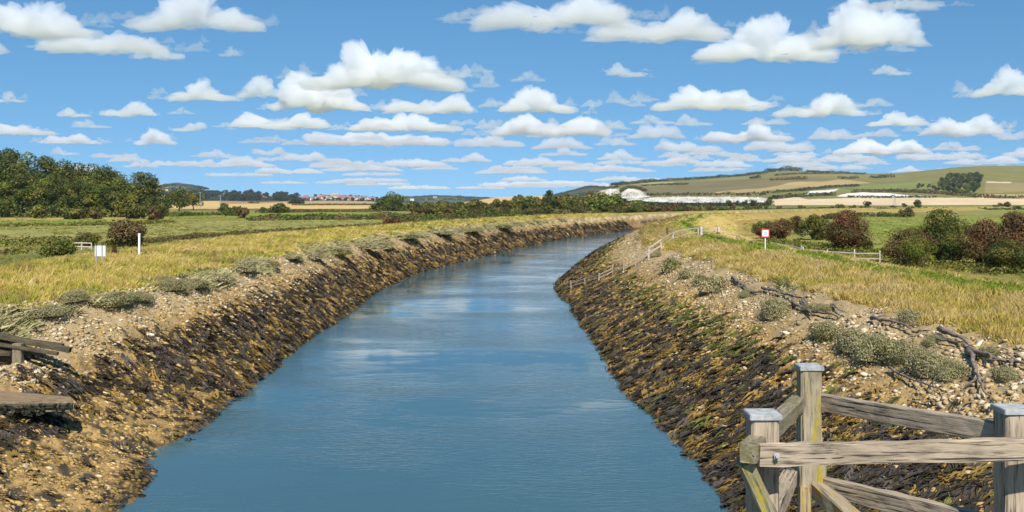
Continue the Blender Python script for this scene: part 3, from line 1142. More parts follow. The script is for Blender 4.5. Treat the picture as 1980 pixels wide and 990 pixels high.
def pole(u, vb, vt, z, label, arm=True, y=None):
    p = on_level(u, vb, z) if y is None else at_dist(u, vb, y)
    h = (vb - vt) * p[1] / F
    r = empty('telegraph_pole', p)
    tag(r, label, 'pole')
    bm = MB()
    bm.tube([(0, 0, -.3), (0, 0, h * .5), (0, 0, h)], [.22, .2, .17], 8)
    bm.build('shaft', M['steel'], r, (0, 0, 0))
    if arm:
        bm = MB()
        bm.box((0, -.2, h - .6), (2.2, .16, .16))
        for s in (-.9, 0, .9):
            bm.box((s, -.2, h - .35), (.14, .14, .3))
        bm.build('crossarm', M['steel'], r, (0, 0, 0))


def pylon(u, vb, vt, y, label):
    p = at_dist(u, vb, y)
    h = (vb - vt) * y / F
    r = empty('electricity_pylon', p)
    tag(r, label, 'pylon')
    w = h * .10
    bm = MB()
    for sx in (-1, 1):
        for sy in (-1, 1):
            bm.tube([(sx * w, sy * w, -1), (sx * w * .35, sy * w * .35, h * .62), (sx * .15, sy * .15, h)], [.14, .10, .07], 4)
    for k in range(9):
        z0, z1 = h * .92 * k / 9, h * .92 * (k + 1) / 9
        wi = lambda z: w * (1 - .65 * min(z / (h * .62), 1)) * (1 if z < h * .62 else max(.15, 1 - (z - h * .62) / (h * .4)))
        a, b = wi(z0), wi(z1)
        for s in (-1, 1):
            bm.tube([(-s * a, -a, z0), (s * b, -b, z1)], [.06, .06], 4)
    bm.build('lattice', M['steel'], r, (0, 0, 0))
    bm = MB()
    for z, l in ((.62, 1.), (.75, 1.15), (.88, .8)):
        bm.tube([(-w * 1.3 * l, 0, h * z), (0, 0, h * z + .5), (w * 1.3 * l, 0, h * z)], [.08, .16, .08], 4)
    bm.build('crossarm', M['steel'], r, (0, 0, 0))


# ---------------------------------------------------------------- shore
def bank_points(n, side, y0, y1, f0, f1, pw=1.4, seed=0):
    """random places on a bank, thinning out with distance; f is the share of the slope from water to crest"""
    r = np.random.default_rng(seed)
    line = LE if side < 0 else RE
    mid = (line[:-1] + line[1:]) / 2
    k = (mid[:, 1] > y0) & (mid[:, 1] < y1) & (mid[:, 0] < 260)
    w = np.where(k, np.maximum(mid[:, 1], 20.) ** -pw, 0)
    i = r.choice(len(mid), n, p=w / w.sum())
    t = r.uniform(-.7, .7, n)[:, None]
    a, b = line[:-1][i], line[1:][i]
    p = mid[i] + (b - a) * t
    e = b - a
    e /= np.linalg.norm(e, axis=1)[:, None]
    nrm = np.stack([-e[:, 1], e[:, 0]], 1) * (1 if side < 0 else -1)
    Wd = (W_L if side < 0 else W_R)(p[:, 1])
    f = r.uniform(f0, f1, n)
    q = p + nrm * (f * Wd)[:, None]
    z, d, s, w2 = ground(q[:, 0], q[:, 1])
    ok = (d > -.6) & (s == side)
    return np.stack([q[:, 0], q[:, 1], z], 1)[ok], (d / w2)[ok], nrm[ok], (d - w2)[ok]


def scatter(name, tv, tf, P, S, yaw, tilt, C, mat, rng, jitter=0., variants=None):
    """many copies of small templates merged into one mesh (shore stones, weed, grass)"""
    VV, FF, CC, off = [], [], [], 0
    tv = tv if isinstance(tv, list) else [tv]
    which = rng.integers(0, len(tv), len(P))
    for k, t in enumerate(tv):
        m = which == k
        n = int(m.sum())
        if not n:
            continue
        v = t[None] * S[m][:, None, :]
        c, s = np.cos(yaw[m])[:, None], np.sin(yaw[m])[:, None]
        ti = tilt[m][:, None]
        x, y, z = v[..., 0], v[..., 1], v[..., 2] - v[..., 0] * ti
        o = np.stack([x * c - y * s, x * s + y * c, z], -1) + P[m][:, None, :]
        VV.append(o.reshape(-1, 3))
        FF.append((tf[None] + (np.arange(n) * len(t))[:, None, None]).reshape(-1, tf.shape[1]) + off)
        off += n * len(t)
        cc = np.repeat(C[m], len(t), 0)
        if jitter:
            cc = cc * rng.uniform(1 - jitter, 1 + jitter, (len(cc), 1))
        CC.append(cc)
    return link(name, mk_mesh(name, np.concatenate(VV), np.concatenate(FF), mat, np.concatenate(CC)))


def rock_templates(n, sub, rng):
    bm = bmesh.new()
    bmesh.ops.create_icosphere(bm, subdivisions=sub, radius=1)
    v = np.array([q.co[:] for q in bm.verts])
    f = np.array([[w.index for w in q.verts] for q in bm.faces])
    bm.free()
    out = []
    for k in range(n):
        w = v * (1 + .55 * noise3(v * 1.1 + k * 9.3, k)[:, None] + rng.normal(0, .19, (len(v), 1)))
        # knock flat facets off
        for _ in range(3):
            d = rng.normal(size=3)
            d /= np.linalg.norm(d)
            h = w @ d
            lim = rng.uniform(.55, .8)
            w = w - np.maximum(h - lim, 0)[:, None] * d * .9
        out.append(w)
    return out, f


def frond_templates(n, rng, m=11):
    """a heap of straps combed downhill (downhill = +X)"""
    out = []
    for k in range(n):
        V = []
        for i in range(m):
            y = rng.uniform(-.5, .5)
            x = rng.uniform(-.6, .3)
            L = rng.uniform(.5, 1.)
            w = rng.uniform(.05, .13)
            dy = rng.normal(0, .28)
            z = rng.uniform(.25, 1.) * max(.15, 1 - (y * 1.6) ** 2)
            V += [(x, y - w * .6, z * .5), (x, y + w * .6, z * .6), (x + L * .5, y + dy * .4 - w, z), (x + L * .5, y + dy * .4 + w, z * .85), (x + L, y + dy - w * .5, -.05), (x + L, y + dy + w * .5, z * .1)]
        out.append(np.array(V))
    f = []
    for i in range(m):
        o = i * 6
        f += [(o, o + 1, o + 3, o + 2), (o + 2, o + 3, o + 5, o + 4)]
    return out, np.array(f)


def build_shore():
    r = np.random.default_rng(5)
    rocks, rf = rock_templates(7, 1, r)
    fronds, ff = frond_templates(6, r)
    for side, ns, nw, nr in ((-1, 32000, 21000, 36000), (1, 30000, 24000, 30000)):
        down = lambda nrm: np.arctan2(-nrm[:, 1], -nrm[:, 0])
        # pale flints on the upper slope
        P, f, nrm, e = bank_points(ns, side, 22, 230, .40, 1.12, 1.5, 50 + side)
        a = n2(P[:, 0], P[:, 1], 2.2, 61, 3)
        b = n2(P[:, 0], P[:, 1], 6., 62, 2)
        k = r.random(len(P)) < np.clip(sm(.40, .85, f + .12 * b) * (.42 + 1.6 * a + .5 * b), .03, 1)
        P, f, nrm, e = P[k], f[k], nrm[k], e[k]
        n = len(P)
        s = np.clip(r.lognormal(-2.78, .45, n), .03, .17) * np.maximum(1, P[:, 1] / 85) ** .6
        S = np.stack([s * r.uniform(.8, 1.4, n), s * r.uniform(.7, 1.2, n), s * r.uniform(.45, .8, n)], 1)
        C = np.array([[.46, .36, .22], [.40, .29, .155], [.58, .49, .34], [.27, .20, .115], [.33, .235, .13]])[r.choice(5, n, p=[.34, .24, .17, .10, .15])] * r.uniform(.75, 1.2, (n, 1))
        C *= (1 - .28 * sm(70, 130, P[:, 1]))[:, None]
        P[:, 2] += s * .18
        o = scatter('shore_stones', rocks, rf, P, S, r.uniform(0, 6.28, n), r.normal(0, .3, n), C, M['stone'], r, .12)
        tag(o, kind='stuff', label='pale flint stones scattered over the upper %s bank' % ('left' if side < 0 else 'right'))
        # weed covered stones, golden brown, over the lower slope
        P, f, nrm, e = bank_points(nr, side, 22, 260, -.08, .95, 1.5, 70 + side)
        b = n2(P[:, 0], P[:, 1], 5., 63, 2)
        k = r.random(len(P)) < sm(1.0, .62, f + .15 * b) * (np.where(P[:, 1] > 44, .7, 1.) if side < 0 else .8)
        P, f, nrm, e = P[k], f[k], nrm[k], e[k]
        n = len(P)
        s = np.clip(r.lognormal(-2.76, .42, n), .03, .16) * np.maximum(1, P[:, 1] / 85) ** .6
        s = s * (.72 + .28 * sm(34, 60, P[:, 1]))
        S = np.stack([s * r.uniform(1., 1.7, n), s * r.uniform(.7, 1.1, n), s * r.uniform(.5, .95, n)], 1)
        C = np.array([[.36, .225, .070], [.41, .27, .09], [.27, .175, .055], [.14, .10, .045], [.47, .36, .20]])[r.choice(5, n, p=[.30, .26, .22, .13, .09])] * r.uniform(.7, 1.2, (n, 1))
        C *= (1 - .6 * sm(.10, .0, f))[:, None]
        o = scatter('shore_rubble', rocks, rf, P, S, down(nrm) + r.normal(0, .4, n), r.uniform(.1, .5, n), C, M['stone'], r, .15)
        tag(o, kind='stuff', label='golden brown weedy rubble on the lower %s bank' % ('left' if side < 0 else 'right'))
        # bigger weedy stones, some standing in the water's margin
        P, f, nrm, e = bank_points(2600, side, 22, 170, -.16, .42, 1.5, 80 + side)
        k = r.random(len(P)) < np.where(f < .04, .8, np.where((side < 0) & (P[:, 1] < 55), .03, .22))
        P, f = P[k], f[k]
        n = len(P)
        s = r.uniform(.07, .18, n)
        S = np.stack([s * r.uniform(.9, 1.5, n), s, s * r.uniform(.5, .8, n)], 1)
        C = np.array([[.10, .075, .04], [.06, .048, .03], [.20, .14, .055]])[r.integers(0, 3, n)] * r.uniform(.7, 1.2, (n, 1)) * (1 - .5 * sm(.08, .0, f))[:, None]
        P[:, 2] = np.maximum(P[:, 2], -.10 - .06 * r.random(n))
        o = scatter('shore_boulders', rocks, rf, P, S, r.uniform(0, 6.28, n), r.normal(0, .2, n), C, M['weed'], r, .15)
        tag(o, kind='stuff', label='dark weedy stones along the water margin of the %s bank' % ('left' if side < 0 else 'right'))
        # heaps of wrack combed downhill
        P, f, nrm, e = bank_points(nw, side, 22, 320, -.06, .78, 1.45, 90 + side)
        y = P[:, 1]
        b = n2(P[:, 0], P[:, 1], 4., 64, 3)
        c = n2(P[:, 0], P[:, 1], 1.4, 65, 3)
        if side < 0:
            # near the landing the lower bank is mostly bare rubble, the dark belt sits higher up
            low = sm(52, 36, y) * sm(.45, .28, f)
            dens = np.clip(sm(.72, .36, f + .16 * b) * (.8 + 1.1 * c) * (1 - .93 * low), 0, 1)
        else:
            dens = np.clip(sm(.68, .34, f + .16 * b) * (.8 + 1.1 * c), 0, 1)
        k = r.random(len(P)) < dens
        P, f, nrm, e, c = P[k], f[k], nrm[k], e[k], c[k]
        n = len(P)
        s = r.uniform(.22, .56, n) * np.maximum(1, P[:, 1] / 85) ** .6
        S = np.stack([s, s * r.uniform(.5, .9, n), s * r.uniform(.22, .42, n)], 1)
        black = np.array([[.034, .027, .018], [.055, .045, .036], [.080, .064, .050], [.045, .033, .017]])
        gold = np.array([[.23, .135, .030], [.30, .18, .045], [.14, .09, .022], [.18, .12, .03]])
        green = np.array([[.09, .105, .016], [.13, .135, .028]])
        C = black[r.integers(0, 4, n)]
        pg = sm(.25, -.35, c) * (np.where(P[:, 1] > 44, .15 + .6 * sm(.45, .15, f), .6) if side < 0 else .68)
        kg = r.random(n) < pg
        C[kg] = gold[r.integers(0, 4, kg.sum())]
        if side > 0:
            kk = (r.random(n) < .72 * sm(.36, .50, f) * sm(38, 48, P[:, 1])) | (r.random(n) < .05)
            C[kk] = green[r.integers(0, 2, kk.sum())]
        C = C * r.uniform(.7, 1.3, (n, 1))
        o = scatter('seaweed', fronds, ff, P, S, down(nrm) + r.normal(0, .75, n), np.full(n, .42), C, M['weed'], r, .2)
        tag(o, kind='stuff', label='black and golden wrack draped over the lower %s bank' % ('left' if side < 0 else 'right'))


def tuft_templates(n, rng, m=7, lean=.35):
    out = []
    for k in range(n):
        V = []
        for i in range(m):
            a = rng.uniform(0, 6.28)
            x, y = rng.normal(0, .16, 2)
            h = rng.uniform(.55, 1.)
            l = abs(rng.normal(0, lean)) + .08
            w = .5
            dx, dy = np.cos(a), np.sin(a)
            px, py = -dy * w, dx * w
            V += [(x - px * .06, y - py * .06, -.05), (x + px * .06, y + py * .06, -.05), (x + dx * l * .35 + px * .05, y + dy * l * .35 + py * .05, h * .6), (x + dx * l, y + dy * l, h)]
        out.append(np.array(V))
    f = []
    for i in range(m):
        f.append((4 * i, 4 * i + 1, 4 * i + 2, 4 * i + 3))
    return out, np.array(f)


def build_grass():
    r = np.random.default_rng(8)
    tufts, tf = tuft_templates(8, r)
    for side, n0, emax in ((-1, 88000, 20), (1, 110000, 15)):
        line_n = n0
        rr = np.random.default_rng(130 + side)
        P, f, nrm, e = bank_points(line_n, side, 24, 330, .86, 4.2 if side < 0 else 2.9, 1.25, 120 + side)
        a = n2(P[:, 0], P[:, 1], 1.3, 31, 4)
        b = n2(P[:, 0], P[:, 1], 5., 32, 3)
        c = n2(P[:, 0], P[:, 1], 2.2, 36, 3)
        k = (e + .9 * a + .5 * b > .0) & (e < emax)
        P, e, a, b, c = P[k], e[k], a[k], b[k], c[k]
        n = len(P)
        hgt = r.uniform(.28, .85, n) * (.75 + .5 * c + .2)
        SP = np.array([[.62, .47, .20], [.56, .42, .12], [.42, .38, .06], [.25, .25, .055], [.36, .22, .10], [.30, .32, .05]])
        s1, s2 = n2(P[:, 0], P[:, 1], 3.2, 41, 3), n2(P[:, 0], P[:, 1], 9., 42, 3)
        s3 = n2(P[:, 0], P[:, 1], 1.3, 43, 2)
        hgt *= .5 + .95 * sm(-.45, .5, s3 + .4 * s1)
        q = s1 * 1.1 + s2 * .8 + r.normal(0, .2, n) + (.05 if side < 0 else -.32)
        sp = np.digitize(q, [-.42, .02, .38, .62, .80])
        C = SP[sp]
        hgt *= np.array([1., 1.05, .85, .7, .95, .7])[sp]
        if side > 0:
            g = np.exp(-((e - 6.3 - b) / 1.3) ** 2)
            hgt *= 1 - .8 * g
            kk = r.random(n) < g * 1.3
            C[kk] = np.array([.21, .27, .03])
            beyond = sm(7, 9, e)
            hgt *= 1 - .65 * beyond
        else:
            hgt *= .72
        low = sm(1.2, 0., e)
        hgt *= 1 - .45 * low
        y = P[:, 1]
        hgt = np.minimum(hgt, .62 if side < 0 else .48)
        wd = np.clip(y * .0007, .022, .14) * 9
        S = np.stack([wd * r.uniform(.8, 1.3, n), wd * r.uniform(.8, 1.3, n), hgt], 1)
        S[:, :2] = np.maximum(S[:, :2], hgt[:, None] * .5)
        o = scatter('grass', tufts, tf, P, S, r.uniform(0, 6.28, n), r.normal(-.05, .2, n), C * r.uniform(.82, 1.16, (n, 1)), M['grass'], r, .12)
        tag(o, kind='stuff', label='long straw and olive grass on the %s levee' % ('left' if side < 0 else 'right'))
    # sprawling salt scrub that ties the grass edge to the stones
    for side in (-1, 1):
        P, f, nrm, e = bank_points(44000, side, 24, 260, .66, 1.45, 1.35, 160 + side)
        a, b = n2(P[:, 0], P[:, 1], 2.4, 44, 3), n2(P[:, 0], P[:, 1], 7., 45, 2)
        k = (a * .8 + b * .9 - np.abs(e + .3 - b) * .42 > (-.16 if side < 0 else .34))
        P, a = P[k], a[k]
        n = len(P)
        C = np.array([[.40, .35, .17], [.33, .30, .135], [.29, .23, .12], [.46, .39, .20], [.32, .32, .12]])[r.integers(0, 5, n)] * r.uniform(.75, 1.2, (n, 1))
        hg = r.uniform(.14, .38, n) * (.8 + .5 * a)
        wd = r.uniform(.6, 1.1, n) * np.maximum(1, P[:, 1] / 90)
        o = scatter('salt_scrub', tufts, tf, P, np.stack([wd, wd, hg], 1), r.uniform(0, 6.28, n), r.normal(0, .25, n), C, M['grass'], r, .2)
        tag(o, kind='stuff', label='low grey green salt scrub along the grass edge of the %s bank' % ('left' if side < 0 else 'right'))
    # rough pasture on the flats
    pts = []
    for k in range(26000):
        pass
    n = 30000
    Y = np.exp(r.uniform(math.log(60), math.log(420), n))
    X = (r.uniform(-60, 2040, n) - U0) / F * Y
    z, d, s, w = ground(X, Y)
    k = (d - w > 17) & (n2(X, Y, 9., 77, 3) > -.05)
    X, Y, z = X[k], Y[k], z[k]
    n = len(X)
    c = n2(X, Y, 12., 78, 2)
    C = np.where((c > 0)[:, None], np.array([.22, .23, .045]), np.array([.36, .29, .085])) * r.uniform(.7, 1.25, (n, 1))
    hg = r.uniform(.15, .38, n)
    S = np.stack([np.clip(Y * .006, .3, 1.4), np.clip(Y * .006, .3, 1.4), hg], 1)
    o = scatter('grass', tufts, tf, np.stack([X, Y, z], 1), S, r.uniform(0, 6.28, n), np.zeros(n), C, M['grass'], r, .12)
    tag(o, kind='stuff', label='rough tussocky pasture on the flat fields')


def driftwood(px, rad, label, name='driftwood_branch', lift=.2, side=None):
    P = []
    for u, v in px:
        p = on_ground(u, v)
        P.append(p + [0, 0, lift + R.uniform(-.03, .05)])
    P = np.array(P)
    s = np.r_[0, np.cumsum(np.linalg.norm(np.diff(P, axis=0), axis=1))]
    q = np.linspace(0, s[-1], max(6, int(s[-1] / .25)))
    C = np.stack([np.interp(q, s, P[:, k]) for k in range(3)], 1)
    C[1:-1] = C[1:-1] * .5 + (C[:-2] + C[2:]) * .25
    C += R.normal(0, rad * .25, C.shape)
    b = MB()
    t = np.linspace(0, 1, len(C))
    rad = rad * .74
    b.tube(C, rad * (1.1 - .7 * t) * R.uniform(.85, 1.15, len(C)), 7)
    for k in range(max(1, int(s[-1] / 1.2))):
        i = R.integers(1, len(C) - 1)
        d = R.normal(0, 1, 3) * [1, 1, .35]
        d /= np.linalg.norm(d)
        L = R.uniform(.2, .7) * (1 + rad * 3)
        b.tube([C[i], C[i] + d * L * .5 + [0, 0, .06], C[i] + d * L + [0, 0, .02]], [rad * .5, rad * .35, rad * .12], 5)
    o = b.build(name, M['drift'], None, C[0], True, off=C[0])
    return tag(o, label, 'driftwood')


def build_driftwood():
    D = driftwood
    D([(1417, 544), (1428, 553), (1442, 563), (1452, 572), (1474, 570)], .13, 'tangled dark driftwood stump at the upper end of the drift line')
    D([(1474, 566), (1500, 571), (1530, 581), (1558, 592), (1568, 612)], .10, 'long bowed grey branch just above the single purslane cushion')
    D([(1531, 590), (1550, 603), (1570, 612), (1598, 618), (1622, 623)], .12, 'forked dark branch with a broken crotch beside the big purslane bank')
    D([(1552, 590), (1562, 604), (1572, 622)], .09, 'short steep broken limb propped between the two forked branches')
    D([(1606, 601), (1613, 596), (1618, 606), (1637, 615)], .08, 'small hooked driftwood piece on pale stones below the tall grass')
    D([(1684, 624), (1715, 631), (1742, 637), (1766, 650)], .10, 'straight dark log lying along the top of the big purslane bank')
    D([(1765, 653), (1785, 652), (1800, 652)], .07, 'thin dark stick between the straight log and the thick log')
    D([(1820, 654), (1845, 665), (1862, 672), (1876, 680)], .13, 'thick short dark log on pale stones right of the purslane bank')
    D([(1812, 669), (1838, 672), (1866, 676)], .06, 'thin bleached stick lying under the thick short log')
    D([(1874, 688), (1905, 698), (1940, 711), (1990, 722)], .11, 'long pale curved bough reaching out of the frame at the right edge')
    D([(1873, 692), (1884, 722), (1892, 745), (1906, 776)], .11, 'mossy bough lying straight down the slope near the right post')
    D([(1640, 684), (1665, 700), (1690, 713)], .05, 'thin dark twig on brown mud below the purslane bank')
    D([(1718, 721), (1745, 735), (1757, 746), (1790, 758), (1826, 770)], .06, 'thin black crooked branch on open mud above the far rail')


def build_purslane():
    L, G = [], 'sea purslane cushions along the banks'
    right = [(1298, 524, 46, 26, 'a'), (1330, 538, 44, 22, 'b'), (1382, 563, 62, 32, 'c'), (1356, 550, 40, 20, 'd'), (1498, 613, 68, 40, 'e'), (1450, 571, 40, 16, 'f'),
             (1600, 655, 66, 40, 'g'), (1650, 672, 80, 48, 'h'), (1700, 690, 90, 52, 'i'), (1750, 700, 80, 48, 'j'), (1790, 722, 80, 48, 'k'), (1842, 730, 64, 46, 'l'),
             (1590, 600, 50, 16, 'm'), (1760, 622, 60, 24, 'n'), (1808, 665, 36, 20, 'o'), (1918, 690, 40, 22, 'p'), (1945, 733, 56, 26, 'q'), (1270, 496, 22, 12, 'r')]
    where = ['first grey green cushion below the top of the broken fence', 'low cushion second from the broken fence on the right bank', 'large rounded cushion just left of the driftwood stump',
             'small cushion between two larger ones left of the driftwood stump', 'lone round cushion just below the long bowed branch', 'dry brown tuft behind the driftwood stump',
             'uphill end of the big purslane bank beside the forked branch', 'second mound of the big purslane bank from the forked branch', 'tall middle mound of the big purslane bank below the straight log',
             'mound of the big purslane bank under the thin stick', 'broad lower mound of the big purslane bank', 'lowest end of the big purslane bank next to the mossy bough',
             'flat brownish tuft at the grass edge above the pale stones', 'dry tuft in the grass edge above the straight log', 'small cushion at the root of the thick short log',
             'thin tuft on stones right of the thick short log', 'green cushion under the long pale bough at right edge', 'tiny cushion at the top of the broken fence']
    for (u, v, w, h, _), lab in zip(right, where):
        L.append((u, v, w, h, lab + ' of sea purslane' if 'purslane' not in lab else lab))
    left = [(20, 627, 60, 28), (92, 610, 72, 30), (140, 580, 60, 26), (218, 588, 74, 32), (262, 578, 60, 28), (325, 560, 64, 26), (372, 553, 60, 26), (412, 545, 60, 26), (465, 525, 56, 24), (515, 514, 50, 18),
            (560, 499, 50, 14), (600, 500, 60, 18), (650, 491, 60, 18), (700, 483, 70, 16), (742, 475, 50, 12), (790, 462, 60, 10), (850, 456, 60, 10), (905, 449, 60, 9), (965, 441, 60, 8), (160, 566, 60, 20), (300, 545, 50, 16)]
    lw = ['cushion at the left edge of the frame above the timber staging', 'round green cushion on pale stones above the timber staging', 'dark tuft at the grass edge left of the noticeboard shadow',
          'broad pinkish cushion on stones below the noticeboard', 'dark cushion touching the broad pinkish one below the noticeboard', 'long green cushion below the white marker post',
          'brown topped cushion between two green ones below the marker post', 'green cushion ending the near cluster on the left bank', 'lone dome with bare stones on both sides, left bank',
          'low dark cushion after the lone dome on the left bank', 'low strip joining the grass edge left of the long mound', 'near end of the long mound on the left bank', 'middle of the long mound on the left bank',
          'far end of the long mound on the left bank', 'small grey cushion past the long mound', 'first thin grey strip below the far left grass', 'second thin grey strip below the far left grass',
          'third thin grey strip below the far left grass', 'last thin grey strip before the river bend', 'tuft just under the noticeboard grass', 'tuft at the grass edge under the marker post']
    for (u, v, w, h), lab in zip(left, lw):
        L.append((u, v, w, h, lab if 'purslane' in lab else 'sea purslane, ' + lab))
    for i, (u, v, w, h, lab) in enumerate(L):
        p = on_ground(u, v - 2)
        k = p[1] / F
        q = 3 if p[1] < 60 else 2
        o = plant('sea_purslane', 'shrub', p - [0, 0, .08], w * k * (1.9 if u > 1000 else 2.3), h * k * (1.0 if u > 1000 else .66) * float(R.uniform(.8, 1.2)), 'purslane', lab, G, 'dome', q, seed=i % 3, part='foliage', second='purslane' if i % 3 else 'olive')
        o.scale[1] = w * k * 1.15
        line = LE if u < 1000 else RE
        j = int(np.argmin(((line - p[:2]) ** 2).sum(1)))
        t = line[min(j + 1, len(line) - 1)] - line[max(j - 1, 0)]
        o.rotation_euler[2] = math.atan2(t[1], t[0]) + float(R.normal(0, .25))


# ---------------------------------------------------------------- trees, bushes, hedges
def T(name, u, vb, w, h, kind, label, group=None, form='round', q=1, second=None, z=PLAIN, y=None, lift=0.):
    p = on_level(u, vb, z) if y is None else at_dist(u, vb, y)
    p[2] = (gz(p[0], p[1]) if y is None else p[2]) - .1
    k = p[1] / F
    cat = 'tree' if 'tree' in name or name == 'poplar' else 'bush'
    g = 1.28 if form in ('bush', 'dome') else 1.2
    return plant(name, cat, p, w * k * g, h * k * (1.05 if form == 'bush' else 1.03), kind, label, group, form, q, second=second, part='crown' if cat == 'tree' else 'foliage')


def build_plants():
    # woodland at the far left
    G = 'trees of the woodland at the left'
    back = [(-60, 130), (-15, 127), (18, 126), (52, 120), (88, 112), (122, 106), (150, 100), (178, 97), (204, 94), (226, 83)]
    for i, (u, h) in enumerate(back):
        T('woodland_tree', u, 418, 72, h, ['dark', 'mid', 'dark', 'mid'][i % 4], 'tall tree of the back row in the dense woodland at the left', G, 'round', 2, 'olive' if i % 3 == 0 else 'dark')
    for i, (u, h) in enumerate([(-30, 74), (8, 70), (38, 84), (70, 66), (100, 80), (132, 70), (165, 72), (192, 60), (222, 66), (240, 44)]):
        T('woodland_tree', u, 420, 56, h, ['dark', 'mid', 'dark', 'dark'][i % 4], 'lower leafy tree of the front row in the dense woodland at the left', G, 'tall', 2, ['mid', 'lime', 'dark'][i % 3])
    hedge([(-140, 417), (40, 417), (160, 417.5), (262, 418)], 15, 14, 'dark', 'dense dark undergrowth filling the woodland at the left', leaf=.9, dens=1.2, second='mid')
    hedge([(-140, 420.5), (60, 420.5), (160, 420.5), (268, 420)], 6, 5, 'dark', 'dark thicket edge along the front of the left woodland', leaf=.6, dens=.8, second='mid')
    T('broadleaf_tree', 274, 417, 58, 82, 'mid', 'tall broadleaf tree standing apart at the right end of the left woodland', None, 'tall', 2, 'dark')
    T('broadleaf_tree', 294, 417, 44, 76, 'dark', 'dark spreading tree leaning out over the gap at the wood end', None, 'round', 1, 'olive')
    T('broadleaf_tree', 347, 409, 44, 44, 'olive', 'dull green tree beside the tan stubble field, in front of the dark hill', None, 'round', 1, 'mid')
    T('broadleaf_tree', 375, 406, 34, 38, 'mid', 'smaller tree at the left edge of the tan stubble field', None, 'round', 1, 'olive')
    T('bush', 318, 411, 40, 30, 'dark', 'dark round bush under the gap at the end of the woodland', None, 'bush', 1)
    # bushes along the foot of the wood
    B = [(8, 419, 42, 20, 'lime', 'yellow green bush at the left edge of the frame below the woodland'), (77, 423, 38, 25, 'lime', 'round yellow green bush below the woodland, standing alone'),
         (128, 424, 34, 24, 'olive', 'olive bush at the left end of the clump below the short pole'), (150, 424, 44, 24, 'olive', 'broad olive bush in the middle of the clump below the short pole'),
         (184, 424, 34, 25, 'brown', 'brownish bush at the right end of the clump below the short pole'), (258, 423, 56, 27, 'olive', 'broad domed olive bush under the end of the woodland'),
         (296, 428, 26, 30, 'red', 'rust red hawthorn bush next to the domed olive bush'), (310, 424, 34, 28, 'olive', 'olive bush behind the rust red hawthorn under the wood'),
         (432, 414, 26, 20, 'dark', 'dark bush at the near corner of the stubble field'), (452, 417, 36, 18, 'dark', 'dark sprawling bush beside the stubble field corner'),
         (470, 422, 30, 20, 'brown', 'brown tussocky bush in front of the stubble field corner'), (508, 409, 18, 8, 'dark', 'tiny dark bush in front of the tan field'),
         (543, 412, 40, 17, 'dark', 'dark rounded bush before the middle of the tan field'), (490, 398, 22, 8, 'brown', 'brown bush on the skyline edge of the tan field'), (458, 397, 20, 6, 'olive', 'small olive bush on the far edge of tan field')]
    for u, v, w, h, k, l in B:
        T('bush', u, v, w, h, k, l, None, 'bush', 1, 'olive' if k in ('red', 'brown') else 'mid')
    T('bush', 243, 474, 74, 50, 'brown', 'sprawling bramble bush with bare stems behind the white marker post', None, 'bush', 2, 'olive', z=3.4)
    T('bush', 112, 490, 72, 32, 'mid', 'dark green scrub bush left of the noticeboard', None, 'bush', 2, 'olive', z=3.6)
    T('bush', 168, 473, 46, 26, 'brown', 'brown and green scrub bush behind the short pale barrier', None, 'bush', 2, 'mid', z=3.4)
    T('dock_plant', 222, 506, 16, 26, 'red', 'dead rusty dock plant standing in grass right of the noticeboard', None, 'dome', 1, 'brown', z=4.4)
    T('bush', 764, 437, 42, 15, 'red', 'rust red scrub bush at the end of the dark ditch', None, 'bush', 1, 'brown')
    # big round tree
    T('round_tree', 755, 408, 60, 38, 'dark', 'large round green tree standing alone left of the river bend', None, 'dome', 2, 'mid')
    T('bush', 728, 408, 26, 14, 'dark', 'dark low bush at the left foot of the large round tree', None, 'bush', 1)
    # middle distance belt beyond the bend
    G = 'trees and bushes in the belt beyond the river bend'
    belt = []
    rr = np.random.default_rng(77)
    for u in np.arange(792, 1010, 15):
        belt.append((u + rr.uniform(-5, 5), 409 + rr.uniform(-1, 1), rr.uniform(24, 36), rr.uniform(17, 24), rr.choice(['mid', 'olive', 'brown', 'olive']), 'bush'))
    for u in np.arange(800, 1230, 22):
        belt.append((u + rr.uniform(-6, 6), 415 + rr.uniform(-1.5, 1.5), rr.uniform(20, 32), rr.uniform(11, 18), rr.choice(['dark', 'mid', 'olive', 'brown']), 'bush'))
    for u in np.arange(1005, 1250, 17):
        belt.append((u + rr.uniform(-5, 5), 408.5, rr.uniform(30, 44), rr.uniform(20, 30) if u < 1200 else rr.uniform(14, 20), rr.choice(['mid', 'dark', 'olive', 'mid']), 'tree'))
    for u, v, w, h, k, nm in belt:
        T('bush' if nm == 'bush' else 'broadleaf_tree', u, v, w, h, str(k), 'scrubby bush in the green and brown belt beyond the river bend' if nm == 'bush' else 'leafy tree in the belt beyond the river bend, left of the chalk cliff', G, 'bush' if nm == 'bush' else 'round', 1, 'olive')
    T('broadleaf_tree', 1058, 409, 32, 40, 'dark', 'tallest slender tree in the belt beyond the river bend', None, 'tall', 1, 'mid')
    T('broadleaf_tree', 1160, 410, 64, 36, 'lime', 'broad bright green tree in front of the left chalk cliff', None, 'round', 1, 'mid')
    T('broadleaf_tree', 1195, 409, 36, 33, 'olive', 'dull green tree at the foot of the gap between the two chalk cliffs', None, 'round', 1, 'mid')
    T('broadleaf_tree', 1142, 406, 32, 34, 'brown', 'brownish tree beside the broad bright green tree', None, 'round', 1, 'olive')
    T('broadleaf_tree', 1090, 408, 36, 33, 'olive', 'olive tree between the slender tree and the brownish tree', None, 'round', 1, 'brown')
    T('broadleaf_tree', 1230, 409, 40, 22, 'mid', 'low green tree below the white quarry floor', None, 'round', 1, 'dark')
    T('poplar', 1008, 396, 5.5, 19, 'dark', 'single narrow dark tree on the golden field hill', None, 'tall', 0, y=1000)
